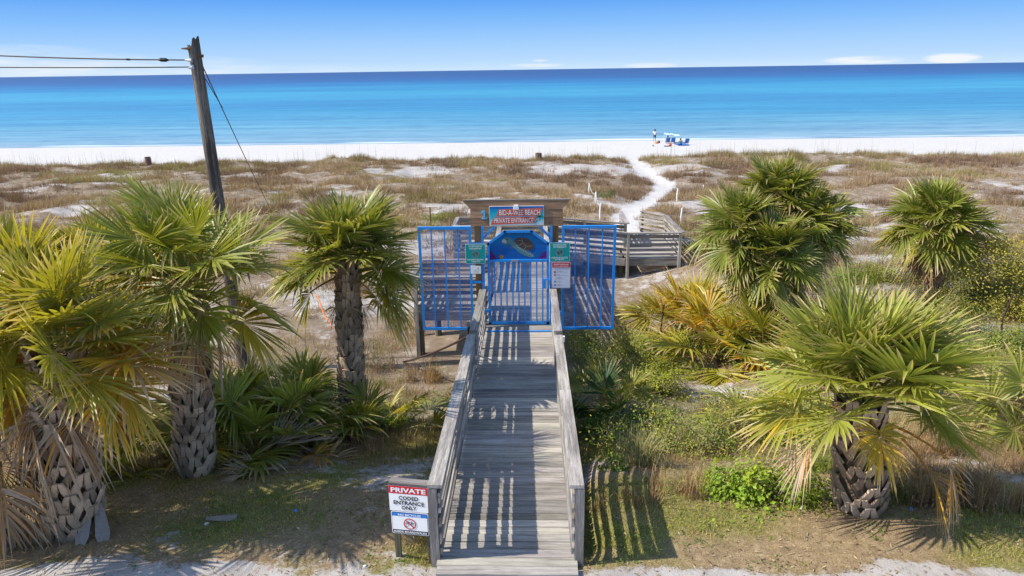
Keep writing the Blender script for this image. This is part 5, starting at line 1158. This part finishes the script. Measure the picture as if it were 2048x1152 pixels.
    for i, (px, py, rad, n, h, c, lab) in enumerate(((1300, 930, .40, 420, (.35, .75), pale, 'tall pale arching grass clump right of the ramp shadow'), (1370, 900, .45, 420, (.3, .6), pale, 'pale grass clump in front of the yellow green bush'), (1290, 860, .38, 300, (.3, .7), pale, 'thin seed headed grass clump behind the tall pale one'),
            (1430, 840, .5, 380, (.3, .6), brown, 'brown grass clump left of the yellow drooping frond'), (1340, 985, .35, 260, (.25, .5), brown, 'flattened straw coloured grass clump beside the ramp shadow'), (1860, 985, .55, 700, (.3, .6), brown, 'dense brown grass clump right of the palm stump'), (1990, 1010, .55, 700, (.3, .6), brown, 'dense brown grass clump at the right edge'), (1900, 900, .7, 700, (.25, .55), brown, 'brown grass clump behind the orange dead frond'),
            (1230, 1000, .28, 160, (.15, .35), brown, 'short brown grass clump inside the striped shadow'), (1215, 800, .35, 320, (.3, .8), pale, 'pale grass leaning on the right handrail'), (860, 850, .35, 260, (.12, .3), brown, 'short brown grass clump beside the left handrail'), (860, 760, .6, 420, (.2, .5), brown, 'straw grass clump below the dark conduit'), (1960, 760, .8, 500, (.2, .5), brown, 'brown grass clump under the thin iron post'), (1640, 940, .3, 200, (.25, .5), grn, 'green grass clump between the shrub and the palm stump'), (1780, 1000, .3, 260, (.15, .35), grn, 'short green grass clump at the right foot of the palm stump'))):
        grass_clump(lab, hit(px, py), rad, n, h, c, seed=130 + i, w=.008)
    # litter
    for px, py, c, s, l in ((592, 1023, (.02, .25, .75), .035, 'bright blue scrap on the shaded turf left of the ramp'), (414, 1049, (.6, .68, .75), .035, 'pale crumpled scrap on the turf left of the ramp'), (1822, 1019, (.08, .32, .62), .03, 'small blue scrap right of the palm stump'), (1606, 1017, (.35, .32, .30), .05, 'grey stone left of the palm stump'), (730, 1133, (.75, .75, .74), .03, 'white scrap on the sandy road edge left of the ramp')):
        b = hit(px, py); mb = MB(); r = np.random.RandomState(int(px)); th = np.linspace(0, 6.283, 8, endpoint=False)
        V = np.concatenate([np.c_[b[0] + s * np.cos(th) * r.uniform(.7, 1.2, 8), b[1] + s * np.sin(th) * r.uniform(.7, 1.2, 8), b[2] + 0 * th - .005], np.c_[b[0] + s * .6 * np.cos(th) * r.uniform(.6, 1.2, 8), b[1] + s * .6 * np.sin(th), b[2] + s * r.uniform(.4, .9, 8)]])
        j = np.arange(8); k = (j + 1) % 8; mb.add(V, [np.stack([j, k, k + 8, j + 8], -1), np.arange(8) + 8]); tag(mb.build('stone' if 'stone' in l else 'litter_scrap', m_plain('scrap', c, .6), loc=b), l, 'stone' if 'stone' in l else 'litter')

# ------------------------------------------------------------------ light and sky
def build_light():
    d = nrm((1.0, .12, -.94)); L = bpy.data.lights.new('sun', 'SUN'); L.energy = 4.0; L.angle = R(.5); L.color = (1.0, .925, .80)
    o = bpy.data.objects.new('sun', L); col.objects.link(o); o.rotation_euler = Vector(d).to_track_quat('-Z', 'Y').to_euler()
    w = bpy.data.worlds.new('World'); sc.world = w; w.use_nodes = True; t = w.node_tree; N = t.nodes; bg = N['Background']; out = N['World Output']
    sky = N.new('ShaderNodeTexSky'); sky.sky_type = 'NISHITA'; sky.sun_disc = False; sky.sun_elevation = math.asin(-d[2]); sky.sun_rotation = math.atan2(-d[0], -d[1]); sky.altitude = 10; sky.dust_density = .4; sky.ozone_density = 2.5
    t.links.new(sky.outputs[0], bg.inputs[0]); bg.inputs[1].default_value = .15
    tc = N.new('ShaderNodeTexCoord'); sx = N.new('ShaderNodeSeparateXYZ'); t.links.new(tc.outputs['Generated'], sx.inputs[0])
    def mth(op, a, b=None, clamp=False):
        m = N.new('ShaderNodeMath'); m.operation = op; m.use_clamp = clamp
        for v, k in ((a, 0), (b, 1)):
            if v is None: continue
            if hasattr(v, 'is_output'): t.links.new(v, m.inputs[k])
            else: m.inputs[k].default_value = v
        return m.outputs[0]
    z = sx.outputs[2]
    rp = N.new('ShaderNodeValToRGB'); t.links.new(mth('MULTIPLY', z, 4.), rp.inputs[0]); e = rp.color_ramp.elements
    stops = [(0, lin(206, 231, 254)), (.05, lin(186, 220, 254)), (.14, lin(163, 208, 254)), (.24, lin(134, 191, 253)), (.36, lin(98, 167, 248)), (.6, lin(48, 118, 225)), (1, lin(30, 84, 180))]
    while len(e) < len(stops): e.new(.5)
    for k, (p, c) in enumerate(stops): e[k].position = p; e[k].color = (*c, 1)
    # clouds: thin wisps low over the sea
    mp = N.new('ShaderNodeMapping'); mp.inputs['Scale'].default_value = (14, 14, 130); t.links.new(tc.outputs['Generated'], mp.inputs[0])
    nz = N.new('ShaderNodeTexNoise'); nz.inputs['Scale'].default_value = 1.; nz.inputs['Detail'].default_value = 6; nz.inputs['Roughness'].default_value = .6; t.links.new(mp.outputs[0], nz.inputs['Vector'])
    az = mth('DIVIDE', sx.outputs[0], sx.outputs[1])
    def blob(x0, wx, z0, wz, k):
        a = mth('POWER', mth('DIVIDE', mth('SUBTRACT', az, x0), wx), 2.); b = mth('POWER', mth('DIVIDE', mth('SUBTRACT', z, z0), wz), 2.)
        return mth('MULTIPLY', mth('SUBTRACT', 1., mth('ADD', a, b), True), k)
    def dirz(px, py): d_ = nrm(ray(px, py)); return d_[0] / d_[1], d_[2]
    bl = None
    for px, py, wx, wz, k in ((1905, 116, .042, .0062, 2.6), (1728, 120, .058, .0052, 2.3), (1300, 131, .04, .004, 1.2), (1070, 131, .045, .003, 1.1), (1080, 121, .012, .002, 1.), (60, 132, .35, .016, .9), (30, 105, .13, .010, .6), (430, 140, .25, .009, .5)):
        x0, z0 = dirz(px, py); v = blob(x0, wx, z0, wz, k); bl = v if bl is None else mth('MAXIMUM', bl, v)
    f = mth('MULTIPLY', bl, mth('MULTIPLY_ADD', nz.outputs[0], 2.6, False), True)
    N[f.node.inputs[1].links[0].from_node.name].inputs[2].default_value = -.75
    f = mth('MULTIPLY', mth('MULTIPLY', f, 1., True), .92, True)
    mx = N.new('ShaderNodeMix'); mx.data_type = 'RGBA'; t.links.new(f, mx.inputs[0]); t.links.new(rp.outputs[0], mx.inputs[6]); mx.inputs[7].default_value = (.93, .95, .97, 1)
    vm = N.new('ShaderNodeVectorMath'); vm.operation = 'SCALE'; t.links.new(mx.outputs[2], vm.inputs[0]); vm.inputs['Scale'].default_value = 10. / 2 ** vs.exposure
    bg2 = N.new('ShaderNodeBackground'); t.links.new(vm.outputs[0], bg2.inputs[0]); bg2.inputs[1].default_value = .10
    ms = N.new('ShaderNodeMixShader'); sm = N.new('ShaderNodeMapRange'); sm.interpolation_type = 'SMOOTHSTEP'; sm.inputs[1].default_value = .10; sm.inputs[2].default_value = .24; t.links.new(z, sm.inputs[0])
    t.links.new(sm.outputs[0], ms.inputs[0]); t.links.new(bg2.outputs[0], ms.inputs[1]); t.links.new(bg.outputs[0], ms.inputs[2]); t.links.new(ms.outputs[0], out.inputs[0])

build_ground(); build_sea(); build_boardwalk(); build_gate(); build_signs(); build_pole(); build_fittings(); build_beach(); build_plants(); build_stuff(); build_light()
for o in list(bpy.data.objects):
    if '_o' in o: del o['_o']
cy = sc.cycles; cy.max_bounces = 6; cy.diffuse_bounces = 3; cy.glossy_bounces = 2; cy.transmission_bounces = 3; cy.transparent_max_bounces = 6
cy.use_denoising = True; cy.use_adaptive_sampling = True; cy.adaptive_threshold = .02
